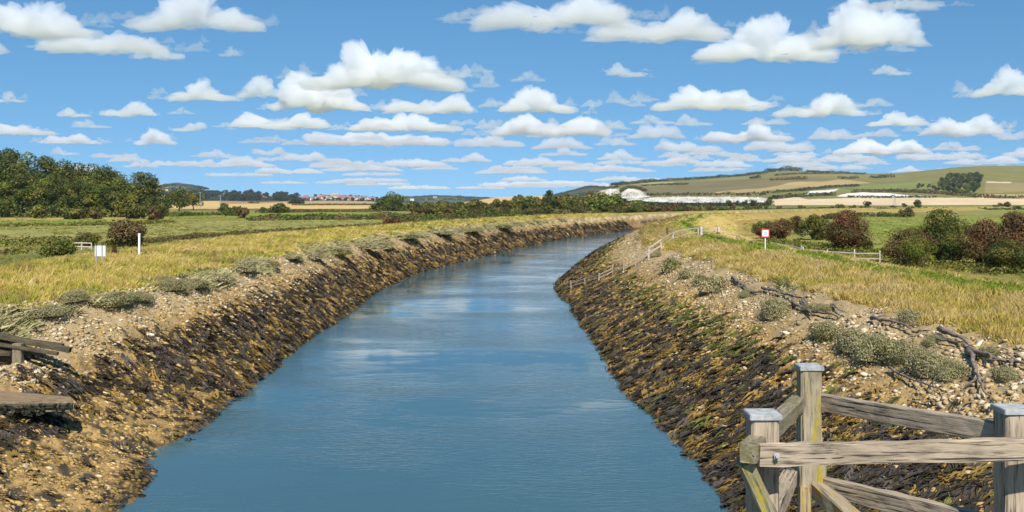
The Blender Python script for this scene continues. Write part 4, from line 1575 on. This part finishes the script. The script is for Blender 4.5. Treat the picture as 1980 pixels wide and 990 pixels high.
    T('bush', 1140, 407.5, 20, 13, 'red', 'orange red bush in front of the belt beyond the river bend', None, 'bush', 1, 'red')
    G = 'reddish hawthorns along the line beyond the bend'
    for i, u in enumerate(np.arange(1168, 1420, 21)):
        T('hawthorn_bush', u + rr.uniform(-5, 5), 409.5, rr.uniform(24, 40), rr.uniform(9, 15), ['red', 'brown', 'red', 'mid'][i % 4], 'low rusty hawthorn in the line between the river bend and the quarry', G, 'bush', 1, 'olive')
    # line of small dark bushes and trees on the flat before the down
    G = 'small bushes along the railway line'
    for i, u in enumerate(np.arange(1370, 2040, 24)):
        T('bush', u + rr.uniform(-10, 10), 404.5, rr.uniform(10, 22), rr.uniform(4, 9), ['brown', 'dark', 'red', 'olive'][i % 4], 'small dark bush in the thin line across the flats below the chalk down', G, 'bush', 0)
    for u, w, h in [(1410, 16, 12), (1425, 12, 12), (1442, 12, 13), (1457, 14, 13), (1487, 14, 14), (1678, 17, 10), (1775, 17, 13)]:
        T('field_tree', u, 399.5, w, h, 'dark', 'small dark tree standing on the tan field edge below the chalk down', 'trees on the tan field edge', 'round', 0)
    # hawthorns inside the right levee
    H = [(1487, 462, 42, 34, 'brown', 'bush', 'dull brown hawthorn at the left end of the right hand group'), (1466, 455, 26, 26, 'olive', 'bush', 'dark low bush behind the red bordered sign'),
         (1514, 462, 40, 38, 'brown', 'bush', 'twiggy brown hawthorn just right of the red bordered sign'), (1541, 452, 32, 34, 'red', 'bush', 'small dark red hawthorn between two olive ones'),
         (1577, 464, 56, 48, 'olive', 'bush', 'rounded olive green hawthorn left of the tall red one'), (1640, 488, 78, 78, 'red', 'bush', 'tall dark red hawthorn behind the pale field fence'),
         (1618, 476, 50, 48, 'red', 'bush', 'lower red hawthorn leaning on the tall dark red one'), (1668, 488, 34, 34, 'dark', 'bush', 'dark green low bush at the right foot of the tall red hawthorn'),
         (1822, 502, 100, 92, 'olive', 'bush', 'tallest dark brown green hawthorn beyond the end of the field fence'), (1758, 508, 86, 66, 'brown', 'bush', 'sloping brown left shoulder of the tallest hawthorn'),
         (1772, 516, 66, 62, 'lime', 'bush', 'yellow green bush in front of the tallest hawthorn'), (1842, 508, 60, 52, 'dark', 'bush', 'dark green lower right part beside the tallest hawthorn'),
         (1908, 512, 90, 84, 'brown', 'bush', 'wide rusty brown hawthorn left of the frame edge'), (1968, 520, 110, 106, 'red', 'bush', 'tall rusty red hawthorn cut by the right edge of the frame'),
         (1950, 528, 90, 66, 'olive', 'bush', 'olive bush at the foot of the rusty hawthorns by the right edge')]
    for u, v, w, h, k, nm, l in H:
        T('hawthorn_bush', u, v, w, h, k, l, 'hawthorns behind the right levee', 'bush', 3 if w > 60 else 2, {'red': 'brown', 'brown': 'red', 'olive': 'dark', 'lime': 'olive', 'dark': 'mid'}[k])
    # low scrub and reeds around them
    hedge([(1480, 470), (1540, 478), (1600, 486), (1650, 490), (1700, 495)], 1.1, 5., 'mid', 'low green scrub and reeds along the foot of the hawthorns behind the fence', leaf=.16, dens=.35, second='olive')
    hedge([(1700, 505), (1780, 515), (1860, 520), (1990, 535)], .9, 5., 'olive', 'low mixed scrub along the foot of the hawthorns near the right edge', leaf=.14, dens=.35, second='mid')
    hedge([(1600, 424), (1640, 419), (1700, 419), (1745, 420), (1765, 420)], 2.2, 5, 'dark', 'dark flat topped hedge on the pasture behind the tall red hawthorn', leaf=.4, second='brown')
    T('bush', 1752, 419, 26, 17, 'brown', 'brown bush standing above the flat topped pasture hedge', None, 'bush', 1, 'red')
    hedge([(1400, 407.5), (1560, 406.5), (1760, 406), (2100, 405.5)], 2.0, 4, 'dark', 'long thin dark hedge right across the flats below the chalk down', leaf=.9, second='brown')
    # left fields
    hedge([(-60, 478), (20, 476), (80, 474), (130, 470)], 1.6, 4, 'olive', 'dark ditch hedge at the left edge of the frame behind the long grass', leaf=.2, dens=.5, second='mid')
    hedge([(-60, 498), (0, 494), (55, 490)], .9, 2.5, 'olive', 'low dark scrub strip in the grass at the left edge', z=4.0, leaf=.18, dens=.5, second='brown')
    hedge([(205, 476), (290, 470), (380, 460), (480, 453), (560, 449), (640, 443), (745, 436)], .9, 2.2, 'brown', 'low dark ditch hedge running from the bramble bush to the red scrub', leaf=.18, dens=.8, second='olive')
    hedge([(-60, 440), (40, 438), (140, 437), (260, 434), (330, 431)], 1.2, 4, 'olive', 'low green ditch bank between the two left fields', leaf=.3, dens=.6, second='mid')
    hedge([(480, 427), (560, 426), (680, 425), (780, 424), (900, 422), (990, 420)], 2.6, 6, 'dark', 'long dark hedge across the fields below the large round tree', leaf=.4, second='brown')
    hedge([(500, 412), (560, 411), (640, 410), (740, 410)], 2.2, 5, 'brown', 'brownish hedge along the near edge of the tan field', leaf=.45, second='dark')
    hedge([(320, 419), (380, 417), (440, 416)], 2., 5, 'dark', 'dark green hedge under the left end of the tan field', leaf=.4, second='mid')
    hedge([(760, 430), (850, 428), (930, 425), (1000, 423), (1100, 418), (1260, 414)], 1.6, 6, 'dark', 'low dark scrub line along the left levee before the bend', leaf=.4, second='brown')
    h = HILLS['field']
    hedge([(565, 397.2), (620, 397.2), (680, 397), (735, 397)], 2.4, 4, 'dark', 'thin dark hedge across the tan fields left of the round tree', hill=h, leaf=.7, second='red')
    T('bush', 572, 396, 30, 10, 'blue', 'low bluish thicket at the left end of upper brown field', None, 'bush', 0, y=1250)
    # hedges and woods on the down
    d = HILLS['down']
    for px, hh, ww, k, l in [
        ([(1470, 376), (1500, 373), (1545, 369.5), (1562, 368), (1600, 363.5), (1660, 360)], 6, 9, 'dark', 'dark hedge belt running up behind the upper white chalk patch'),
        ([(1240, 379.5), (1262, 378.5), (1380, 378), (1480, 378)], 7, 8, 'dark', 'thin dark scrub line along the top of white quarry floor'),
        ([(1490, 386), (1530, 381.5), (1580, 379.5), (1612, 377.5)], 8, 12, 'dark', 'dark wood between the tan field and the upper chalk patch'),
        ([(1650, 372.5), (1720, 371), (1790, 374), (1850, 379), (1930, 384), (2000, 384.5)], 8, 12, 'brown', 'long brown hedge sweeping down to the right above the lower chalk patch'),
        ([(1640, 381.8), (1720, 382.8), (1812, 383)], 4, 8, 'dark', 'thin dark hedge between the white patch and the tan field'),
        ([(1620, 345.5), (1640, 346), (1660, 346)], 9, 10, 'dark', 'dotted dark bushes on the middle of the chalk down'),
        ([(1682, 345), (1700, 344.5), (1715, 343), (1730, 342.5)], 9, 12, 'dark', 'dark thorn hedge high on the chalk down'),
        ([(1500, 340), (1560, 337), (1620, 336), (1675, 337.5)], 7, 14, 'brown', 'dark belt just below the left summit of the down'),
        ([(1452, 346), (1470, 343.5)], 9, 14, 'dark', 'small dark copse below the left summit of the down'),
        ([(1490, 349), (1520, 348), (1560, 346)], 7, 8, 'brown', 'thin brown hedge in the dip of the down'),
        ([(1185, 360), (1210, 357), (1240, 354.5), (1262, 352)], 12, 26, 'dark', 'dark trees along the crest above the chalk cliffs'),
        ([(1262, 351.5), (1320, 348.5), (1380, 344.5), (1430, 341), (1480, 335)], 9, 20, 'dark', 'long dark wooded crest line left of the summit'),
        ([(1480, 334), (1510, 331), (1530, 330.5), (1548, 331)], 16, 30, 'dark', 'dark tree clump on the left summit of the down'),
        ([(1560, 332.5), (1600, 333), (1640, 335)], 6, 14, 'dark', 'thin dark scrub to the right of the left summit'),
        ([(1240, 360), (1290, 357.5), (1330, 357)], 5, 6, 'dark', 'thin hedge across the down right of the chalk cliffs'),
        ([(1200, 372), (1206, 366.5), (1216, 362.5), (1232, 364), (1248, 370)], 6, 10, 'brown', 'brown scrub along the lip of the right chalk cliff'),
        ([(1148, 371), (1170, 364.5), (1195, 362.5)], 6, 10, 'brown', 'brown scrub along the lip of the left chalk cliff')]:
        hedge(px, hh, ww, k, l, hill=d, leaf=2.0, dens=1.2, second='blue' if k == 'dark' else 'olive')
    # dark wood below the quarry floor
    hedge([(1230, 399), (1300, 399), (1360, 399), (1420, 399), (1495, 399)], 7, 20, 'blue', 'dark wooded strip in front of the white quarry floor', y=1190, leaf=1.1, dens=.6, second='dark')
    G = 'trees of the heart shaped wood on the down'
    heart = [(1826, 371), (1836, 373), (1846, 376), (1858, 378), (1870, 377), (1882, 374), (1890, 368), (1820, 364), (1832, 362), (1844, 366), (1856, 368), (1868, 369), (1880, 364), (1892, 358),
             (1824, 356), (1834, 352), (1846, 356), (1858, 358), (1870, 358), (1882, 354), (1894, 350), (1838, 348), (1850, 348), (1862, 349), (1874, 347), (1886, 346)]
    for i, (u, v) in enumerate(heart):
        p = d.at(u, v - 1)
        k = p[1] / F
        plant('woodland_tree', 'tree', p, 17 * k, 13 * k, ['dark', 'blue', 'dark', 'mid'][i % 4], 'tree of the heart shaped dark wood on the right hillside', G, 'round', 1, second='dark')
    for u, v, w in [(1779, 364, 16), (1796, 364, 10), (1806, 367, 12), (1815, 370, 14)]:
        p = d.at(u, v)
        k = p[1] / F
        plant('woodland_tree', 'tree', p, w * k, 9 * k, 'dark', 'outlying dark tree left of the heart shaped wood', 'outlying trees beside the heart shaped wood', 'round', 0)
    # wooded left shoulder of the down
    w = HILLS['wooded']
    hedge([(1050, 385), (1075, 379.5), (1100, 372), (1125, 365.5), (1140, 362), (1165, 363.5), (1190, 366)], 10, 60, 'blue', 'dark wooded crest behind the belt, left of the chalk cliffs', hill=w, leaf=2.6, dens=1.)
    hedge([(1080, 386), (1110, 379), (1140, 374), (1160, 374)], 10, 120, 'blue', 'dark wooded slope behind the belt, left of the chalk cliffs', hill=w, leaf=2.6, dens=.6, second='mid')


# ---------------------------------------------------------------- the far town
def house_mesh(name, wall, roof, l, w, h, rh):
    me = bpy.data.meshes.new(name)
    x, y = l / 2, w / 2
    e = .4
    V = [(-x, -y, -2), (x, -y, -2), (x, y, -2), (-x, y, -2), (-x, -y, h), (x, -y, h), (x, y, h), (-x, y, h), (-x, 0, h + rh), (x, 0, h + rh)]
    Fc = [(0, 1, 5, 4), (1, 2, 6, 9, 5), (2, 3, 7, 6), (3, 0, 4, 8, 7)]
    me.from_pydata(V, [], Fc)
    me.materials.append(wall)
    rf = bpy.data.meshes.new('roof')
    V = []
    for s in (-1, 1):
        V += [(-x - e, s * (y + e), h - .3), (x + e, s * (y + e), h - .3), (x + e, 0, h + rh + .25), (-x - e, 0, h + rh + .25)]
    c = len(V)
    V += [(x * .6 - .5, -.5, h + rh * .5), (x * .6 + .5, -.5, h + rh * .5), (x * .6 + .5, .5, h + rh * .5), (x * .6 - .5, .5, h + rh * .5)] + [(x * .6 - .5, -.5, h + rh + 1.6), (x * .6 + .5, -.5, h + rh + 1.6), (x * .6 + .5, .5, h + rh + 1.6), (x * .6 - .5, .5, h + rh + 1.6)]
    rf.from_pydata(V, [], [(0, 1, 2, 3), (5, 4, 7, 6), (c, c + 1, c + 5, c + 4), (c + 1, c + 2, c + 6, c + 5), (c + 2, c + 3, c + 7, c + 6), (c + 3, c, c + 4, c + 7), (c + 4, c + 5, c + 6, c + 7)])
    rf.materials.append(roof)
    return me, rf


def build_town():
    t = HILLS['town']
    kinds = [house_mesh('wall', M['render'], M['roof'], 13, 8, 6, 3.6), house_mesh('wall', M['render'], M['slate'], 16, 8, 7, 3.2), house_mesh('wall', M['brick'], M['roof'], 12, 8, 6, 3.8), house_mesh('wall', M['brick'], M['roof'], 20, 9, 6.5, 4)]
    labs = ['small white house with a red roof in the distant hill town', 'small white house with a grey roof in the distant hill town', 'small brick house with a red roof in the distant hill town', 'long brick terrace with a red roof in the distant hill town']
    r = np.random.default_rng(21)
    spots = []
    for k in range(170):
        u = r.choice([r.uniform(572, 728), r.uniform(590, 725), r.uniform(470, 580), r.uniform(372, 420), r.uniform(420, 560)], p=[.38, .30, .15, .07, .10])
        top = np.interp(u, t.ru, t.rv)
        v = top + r.uniform(.6, 7 if u > 570 else 8)
        spots.append((u, v))
    for u, v in spots:
        p = t.at(u, v)
        i = int(r.choice(4, p=[.38, .34, .17, .11]))
        o = empty('town_house', p)
        tag(o, labs[i], 'house', 'houses of the distant hill town')
        o.rotation_euler[2] = float(r.choice([0, .3, -.3, 1.57, .7]))
        s = float(r.uniform(.7, 1.0))
        o.scale = (s, s, s)
        link('wall', kinds[i][0], o)
        link('roof', kinds[i][1], o)
    # trees of the town
    for k in range(230):
        u = r.uniform(300, 735) if k < 120 else r.uniform(330, 580)
        top = np.interp(u, t.ru, t.rv)
        v = top + (r.uniform(.2, 12) if u < 575 else r.choice([r.uniform(.2, 2), r.uniform(6, 11)]))
        p = t.at(u, v)
        w = r.uniform(16, 30) if u < 575 else r.uniform(9, 16)
        plant('town_tree', 'tree', p, w, w * r.uniform(.6, .9), 'blue', 'small dark tree among the roofs and gardens of the distant hill town', 'trees of the distant hill town', 'round', 0)
    hedge([(300, 388), (350, 386.5), (420, 386.5), (500, 387), (585, 387)], 10, 90, 'blue', 'dark shaded wood below the distant town, left of the white houses', hill=t, leaf=3., dens=.9)  # the shade is in the leaf colour, no cloud casts it
    hedge([(320, 381), (400, 381), (480, 383), (570, 384)], 9, 90, 'blue', 'dark garden trees along the slope of the distant town', hill=t, leaf=3., dens=.8)
    # hilltop keep
    p = t.at(646, 382)
    o = empty('stone_keep', p)
    tag(o, 'square sandstone keep above the roofs on the skyline of the distant town', 'castle')
    bm = MB()
    bm.box((0, 0, 6), (22, 16, 18))
    for i in range(6):
        bm.box((-9.4 + i * 3.76, -7.4, 15.8), (1.8, 1, 1.6))
    bm.build('wall', M['sand'], o, (0, 0, 0))
    bm = MB()
    bm.box((14, 0, 6), (8, 10, 17))
    bm.tube([(14, 0, 14), (14, 0, 15.2)], [5, 4.6], 12)
    bm.build('tower', M['sand'], o, (0, 0, 0))
    bm = MB()
    for i in range(4):
        bm.box((-7 + i * 4.6, -8.02, 8), (1.2, .3, 2.6))
    bm.build('window', M['dark_glass'], o, (0, 0, 0))
    # far ridge woods and the mast
    f = HILLS['far ridge']
    hedge([(700, 388.5), (790, 383), (835, 380.8), (890, 382), (960, 386)], 14, 120, 'blue', 'dark woods along the far ridge right of the round tree', hill=f, leaf=6, dens=1.2)
    hedge([(780, 388), (850, 386), (930, 387)], 12, 200, 'blue', 'hazy woods on the slope of the far ridge', hill=f, leaf=6, dens=.8, second='mid')
    for u, v in [(797, 388.5), (841, 384.5)]:
        p = f.at(u, v)
        o = empty('town_house', p)
        tag(o, 'white farmhouse on the far ridge right of the round tree', 'house', 'white farmhouses on the far ridge')
        o.scale = (1.6, 1.6, 1.6)
        link('wall', kinds[0][0], o)
        link('roof', kinds[1][1], o)
    p = at_dist(921, 385, 4500)
    o = empty('radio_mast', p)
    tag(o, 'thin tall radio mast on the skyline left of the golden field hill', 'mast')
    bm = MB()
    h = 15.5 * 4500 / F
    bm.tube([(0, 0, -4), (0, 0, h * .8), (0, 0, h)], [.75, .55, .3], 6)
    bm.build('shaft', M['steel'], o, (0, 0, 0))
    bm = MB()
    for s in (-1, 1):
        bm.tube([(0, 0, h * .75), (s * 12, 0, -2)], [.12, .12], 4)
    bm.build('stay', M['steel'], o, (0, 0, 0))
    fl = HILLS['far left']
    hedge([(225, 376), (280, 365), (305, 363.5), (322, 359), (345, 357), (372, 360.5), (392, 367)], 10, 160, 'blue', 'dark woods along the far down behind the woodland end', hill=fl, leaf=6, dens=1.2)
    hedge([(330, 366), (360, 365), (390, 371), (430, 378)], 10, 200, 'blue', 'dark woods on the slope of the far down above the town', hill=fl, leaf=6, dens=.8, second='mid')


def sheep(u, v, yaw, label):
    p = on_level(u, v, PLAIN)
    p[2] = gz(p[0], p[1])
    bm = bmesh.new()
    def ell(c, s):
        m = Matrix.Translation(c) @ Matrix.Diagonal((*s, 1))
        bmesh.ops.create_icosphere(bm, subdivisions=2, radius=1, matrix=m)
    ell((0, 0, .62), (.58, .29, .30))
    ell((.52, 0, .72), (.22, .15, .17))
    ell((.72, 0, .74), (.17, .10, .11))
    for x in (-.38, .36):
        for y in (-.15, .15):
            bmesh.ops.create_cone(bm, segments=6, radius1=.05, radius2=.075, depth=.5, cap_ends=True, matrix=Matrix.Translation((x, y, .25)))
    ell((.66, .11, .83), (.03, .09, .04))
    ell((.66, -.11, .83), (.03, .09, .04))
    me = bpy.data.meshes.new('sheep')
    bm.to_mesh(me)
    bm.free()
    me.materials.append(M['wool'])
    o = link('sheep', me, loc=p)
    rm = o.modifiers.new('one_body', 'REMESH')
    rm.mode, rm.voxel_size = 'VOXEL', .035
    o.rotation_euler[2] = yaw
    o.scale = (1.35,) * 3
    tag(o, label, 'sheep', 'sheep on the far pasture')


# ---------------------------------------------------------------- clouds: bodies of vapour, base 1000 m up
def ico(n):
    bm = bmesh.new()
    bmesh.ops.create_icosphere(bm, subdivisions=n, radius=1)
    v = np.array([x.co[:] for x in bm.verts])
    f = np.array([[q.index for q in p.verts] for p in bm.faces], np.int32)
    bm.free()
    return v, f


def cloud_body(w, h, seed, towers=None):
    """one cumulus, w by h metres: flat base, heaped crown"""
    r = np.random.default_rng(seed)
    asp = w / h
    sub = 6 if w > 900 and seed < 100 else 5 if seed < 100 else 4
    iv, fc = lib(('ico', sub), lambda: ico(sub))
    if towers is None:
        n = max(1, int(round(asp * .6 + r.uniform(-.5, .8))))
        towers = [(x, r.uniform(.45, 1), r.uniform(.2, .42)) for x in np.sort(r.uniform(-.7, .7, n))]
        k = r.integers(n)
        towers[k] = (towers[k][0], 1., towers[k][2])
    tx, th, tw = np.array(towers).T
    A = max(1., asp / 2 * .9)
    d = iv * [A * .55 + .45, 1, 1]
    d /= np.linalg.norm(d, axis=1)[:, None]
    best = np.full(len(d), .10)
    for k in range(int(np.clip(26 + asp * 12, 34, 90))):
        x, y = r.uniform(-.9, .9), r.uniform(-.5, .5)
        top = max(.22, np.max(th * np.exp(-((x - tx) / tw) ** 2))) * (1 - .5 * abs(y)) * (1 - .3 * x * x) * r.uniform(.6, 1)
        rad = r.uniform(.09, .22)
        c = np.array([x * A, y * A * .6, max(top - rad, -.02) - .15])
        q = rad * (.8 + .25 * A)
        b = d @ c
        disc = b * b - (c @ c - q * q)
        best = np.maximum(best, np.where(disc > 0, b + np.sqrt(np.maximum(disc, 0)), 0))
    p = d * best[:, None]
    p[:, 2] += .15
    q = np.stack([p[:, 0] * w / 2 / A, p[:, 1] * w / 2 / A, p[:, 2] * h], 1)
    s = h * .36
    n = 0
    for o, (a, fq) in enumerate([(.20, 1.), (.19, 2.1), (.15, 4.4), (.10, 9.), (.06, 18.)]):
        n = n + a * (1 - 2.2 * np.abs(noise3(q / s * fq + seed * 7.3, o)) - .25) * h
    q += d * n[:, None]
    lo = q[:, 2] < 0
    q[lo, 2] *= .25
    q[:, 2] += .13 * h * n2(q[:, 0], q[:, 1], h * .5, seed, 2) * (q[:, 2] < .15 * h)
    return q, fc


CLOUDS = [
    (75, 66, 200, 78, 'big bright cloud cut by the top left corner', [(-.6, 1, .5), (.2, .7, .4)]),
    (205, 98, 250, 46, 'long cloud bank sloping down to the right from the top left corner', [(-.5, .9, .4), (.3, .8, .4)]),
    (308, 110, 76, 42, 'ragged bright knob at the lower right tip of the sloping cloud bank', None),
    (380, 54, 236, 66, 'wide greyish cloud cut by the top edge, second from the left', [(0, 1, .8)]),
    (445, 107, 34, 20, 'tiny cloud scrap alone below the wide greyish cloud', None),
    (388, 191, 128, 38, 'small single humped cloud alone above the tan field', [(.05, 1, .3), (-.5, .5, .3)]),
    (735, 166, 280, 82, 'largest two humped cloud in the middle of the sky, above the river', [(-.28, 1, .25), (.35, .95, .38), (.0, .8, .4)]),
    (880, 150, 52, 28, 'little puff touching the right end of the largest two humped cloud', None),
    (612, 208, 160, 76, 'bulky cloud tucked under the left end of the largest two humped cloud', [(-.35, 1, .4), (.3, .75, .4)]),
    (505, 186, 84, 40, 'small round cloud at the left end of the bulky one', [(0, 1, .5)]),
    (545, 246, 182, 36, 'low cloud of two lobes below the bulky cloud', [(-.6, 1, .3), (.5, .9, .4)]),
    (830, 214, 164, 42, 'cloud with a raised right end below the little puff', [(.55, 1, .25), (-.6, .75, .3)]),
    (1038, 214, 146, 48, 'domed cloud right of the cloud with the raised end', [(-.1, 1, .5)]),
    (785, 251, 212, 33, 'long flat cloud above the large round tree', [(-.5, .9, .35), (.1, .9, .4)]),
    (730, 278, 292, 28, 'longest thin cloud directly above the large round tree', [(-.8, 1, .2), (-.2, .7, .4), (.5, .7, .4)]),
    (1062, 259, 218, 46, 'broad twin cloud below the domed cloud', [(-.4, .85, .4), (.55, 1, .35)]),
    (1080, 48, 330, 62, 'big bright cloud cut by the top edge, right of the middle', [(-.5, .8, .4), (.35, 1, .4)]),
    (1270, 72, 260, 62, 'trailing cloud joined to the right of the big top edge cloud', [(.45, 1, .35), (-.5, .5, .4)]),
    (1480, 112, 240, 86, 'large pyramid shaped cloud at the upper right', [(.0, 1, .38), (-.6, .5, .3), (.6, .6, .3)]),
    (1680, 88, 168, 92, 'tall blocky cloud at the upper right, dark beneath', [(-.3, 1, .4), (.4, .9, .4)]),
    (1735, 16, 180, 22, 'flat grey cloud cut by the top edge at the right', None),
    (1375, 209, 222, 46, 'long bumpy cloud above the left summit of the down', [(-.35, 1, .3), (.4, .8, .3), (0, .7, .3)]),
    (1585, 221, 152, 46, 'cloud with a rounded right head above the down', [(.3, 1, .4), (-.6, .4, .3)]),
    (1948, 182, 116, 50, 'pointed cloud cut by the right edge of the frame', [(0, 1, .45)]),
    (1726, 143, 68, 20, 'small flat cloud below the tall blocky cloud', None),
    (1210, 146, 70, 26, 'small grey cloud alone between the large pyramid cloud and the domed cloud', None),
    (142, 224, 52, 22, 'left one of two small clouds above the woodland', None),
    (247, 222, 96, 28, 'right one of two small clouds above the woodland, with a dark base', None),
    (18, 196, 50, 20, 'small grey cloud cut by the left edge', None),
    (45, 259, 116, 24, 'flat cloud just over the woodland at the left edge', None),
    (137, 277, 108, 20, 'thin lens cloud just over the woodland', None),
    (300, 278, 68, 30, 'bright little dome cloud over the right end of the woodland', [(0, 1, .6)]),
    (368, 252, 64, 20, 'small cloud right above the bright little dome', None),
    (1860, 259, 134, 42, 'square shouldered cloud above the right summit of the down', [(-.5, .8, .4), (.5, 1, .4)]),
    (1445, 271, 162, 36, 'flat cloud above the dip of the chalk down', [(-.7, .6, .3), (.2, 1, .3)]),
    (1735, 242, 112, 28, 'cloud with a soft hump between the down summits', None),
    (1705, 296, 172, 34, 'widest low cloud close above the chalk down', [(-.4, .9, .35), (.5, 1, .35)]),
]
LOW = [(945, 283, 134, 20), (1085, 287, 110, 22), (1270, 266, 112, 24), (1340, 241, 60, 22), (1610, 268, 90, 22), (1505, 291, 130, 24), (1330, 291, 124, 24), (1090, 300, 90, 16), (600, 311, 124, 16),
       (1690, 264, 90, 16), (1540, 312, 120, 20), (1200, 308, 90, 16), (1978, 300, 60, 30), (125, 298, 46, 15), (250, 312, 80, 14), (1800, 308, 120, 20), (375, 318, 80, 14), (470, 322, 130, 18),
       (800, 322, 130, 16), (900, 312, 100, 16), (1040, 320, 140, 16), (700, 330, 160, 14), (1150, 330, 150, 14), (560, 335, 140, 12), (1300, 316, 110, 18), (1400, 322, 110, 16), (1900, 316, 130, 20),
       (1850, 290, 90, 16), (1260, 238, 80, 16), (1480, 240, 90, 14), (176, 246, 68, 16), (350, 220, 50, 12), (430, 245, 40, 10), (500, 276, 80, 8), (1020, 156, 60, 18), (1195, 198, 36, 22), (1250, 193, 40, 18),
       (1860, 176, 28, 22), (1690, 205, 70, 16), (1160, 255, 40, 20), (1190, 280, 70, 18), (1950, 268, 60, 24), (1640, 312, 110, 18), (345, 96, 18, 20), (925, 150, 26, 14), (395, 80, 14, 14), (1950, 330, 90, 12), (645, 318, 90, 12), (990, 335, 150, 10)]


def build_clouds():
    r = np.random.default_rng(4)
    for i, (u, vb, w, h, lab, tw) in enumerate(CLOUDS):
        y = 1000 * F / (HZ - vb)
        k = y / F
        q, fc = cloud_body(w * k * .97, h * k * .88, i + 1, tw)
        o = link('cumulus_cloud', mk_mesh('cumulus_cloud', q, fc, M['cloud'], None, True), loc=((u - U0) * k, y, EYE + 1000))
        tag(o, ('white ' if 'white' not in lab and 'grey' not in lab and 'bright' not in lab else '') + lab, 'cloud', 'cumulus clouds over the valley')
    V, Fc, off = [], [], 0
    rows = list(LOW)
    for k in range(90):
        vb = r.uniform(298, 366)
        rows.append((r.uniform(-100, 2080), vb, r.uniform(36, 110) * (1 + (vb - 300) / 120), r.uniform(5, 13) * (1.25 - (vb - 300) / 110)))
    # torn scraps of vapour around the larger clouds
    for u, vb, w, h, _, _ in CLOUDS:
        for k in range(int(3 + w / 26)):
            a = r.uniform(-.75, .75)
            rows.append((u + a * w, vb + r.uniform(-.35, .12) * h, r.uniform(.06, .22) * w + 6, r.uniform(.10, .34) * h + 3))
    # the rest of the sky's cloud field, left, right, overhead and behind
    extra = [(x, y) for x, y in [(-2600, 3500), (-4200, 6500), (-6000, 3000), (3900, 4200), (6200, 6800), (5200, 2400), (-1500, -2500), (1800, -3800), (-4000, -1500), (4200, -800), (300, -6000), (2600, 1500), (-2500, 600)]]
    for i, (u, vb, w, h) in enumerate(rows):
        y = 1000 * F / (HZ - vb)
        k = y / F
        q, fc = cloud_body(w * k, h * k, 100 + i)
        V.append(q + [(u - U0) * k, y, EYE + 1000])
        Fc.append(fc + off)
        off += len(q)
    for i, (x, y) in enumerate(extra):
        q, fc = cloud_body(r.uniform(700, 1500), r.uniform(220, 420), 300 + i)
        V.append(q + [x, y, EYE + 1000])
        Fc.append(fc + off)
        off += len(q)
    o = link('clouds', mk_mesh('clouds', np.concatenate(V), np.concatenate(Fc), M['thin_cloud'], None, True))
    tag(o, 'banks of small far clouds low over the horizon', None, None, 'stuff')


# ---------------------------------------------------------------- light, air, camera
def build_light():
    w = bpy.data.worlds.new('World')
    sc.world = w
    w.use_nodes = True
    nt = w.node_tree
    bg = nt.nodes['Background']
    sky = nt.nodes.new('ShaderNodeTexSky')
    sky.sky_type = 'NISHITA'
    sky.sun_disc = False
    el, az = math.radians(47), math.radians(180 - 9)
    sky.sun_elevation, sky.sun_rotation = el, az
    sky.air_density, sky.dust_density, sky.ozone_density = 1.0, 0.0, 3.5
    tc = nt.nodes.new('ShaderNodeTexCoord')
    mp = nd(nt, 'ShaderNodeMapping', Location=(0, 0, .17), Scale=(1, 1, .9))
    nrm = nd(nt, 'ShaderNodeVectorMath', operation='NORMALIZE')
    nt.links.new(tc.outputs['Generated'], mp.inputs[0])
    nt.links.new(mp.outputs[0], nrm.inputs[0])
    nt.links.new(nrm.outputs[0], sky.inputs[0])
    hs = nd(nt, 'ShaderNodeHueSaturation', Saturation=1.2, Hue=.491)
    nt.links.new(sky.outputs[0], hs.inputs['Color'])
    nt.links.new(hs.outputs[0], bg.inputs[0])
    bg.inputs[1].default_value = .098
    s = bpy.data.lights.new('sun', 'SUN')
    s.energy = 5.0
    s.angle = math.radians(.5)
    s.color = (1, .96, .90)
    o = link('sun', s)
    d = Vector((math.sin(az) * math.cos(el), math.cos(az) * math.cos(el), math.sin(el)))
    o.rotation_euler = d.to_track_quat('Z', 'Y').to_euler()
    bm = MB()
    bm.box((0, 3900, 78), (9600, 8000, 170))
    tag(bm.build('haze', M['haze'], None), kind='stuff')
    c = bpy.data.cameras.new('camera')
    c.sensor_width = 36
    c.lens = 36 * F / 1980
    c.shift_y = -(495 - HZ) / 1980
    c.clip_start = .5
    c.clip_end = 150000
    o = link('camera', c, loc=(0, 0, EYE))
    o.rotation_euler = (math.pi / 2, 0, 0)
    sc.camera = o
    vs = sc.view_settings
    vs.view_transform = 'Standard'
    vs.look = 'None'
    vs.exposure = .45
    vs.gamma = 1
    vs.use_curve_mapping = False
    cy = sc.cycles
    cy.max_bounces = 12
    cy.diffuse_bounces = 3
    cy.glossy_bounces = 3
    cy.transmission_bounces = 4
    cy.volume_bounces = 9
    cy.transparent_max_bounces = 16
    cy.use_denoising = True


import time as _t
for fn in (build_ground, build_hills, build_chalk, build_shore, build_grass, build_driftwood, build_purslane, build_plants, build_town, build_railing, build_landing, build_fences, build_signs, build_clouds, build_light):
    _a = _t.time()
    fn()
    print(fn.__name__, round(_t.time() - _a, 1))
for _i, (_u, _v, _y, _l) in enumerate([(1672, 418, .3, 'white sheep standing left of the flat topped pasture hedge'), (1686, 417.5, 2.8, 'left one of two white sheep close together by the pasture hedge'), (1692, 418.5, .2, 'right one of two white sheep close together by the pasture hedge')]):
    sheep(_u, _v, _y, _l)
pole(122, 412, 384, PLAIN, 'short pole with a crossarm in front of the dark woodland', y=370)
pole(387, 404, 371, 3, 'telegraph pole with crossarm beside the dull green trees at the tan field', y=640)
pole(426, 404, 377, 3, 'telegraph pole standing at the corner of the tan stubble field', y=660)
pylon(1730, 398, 374, 1180, 'faint grey lattice pylon in front of the tan field below the down')
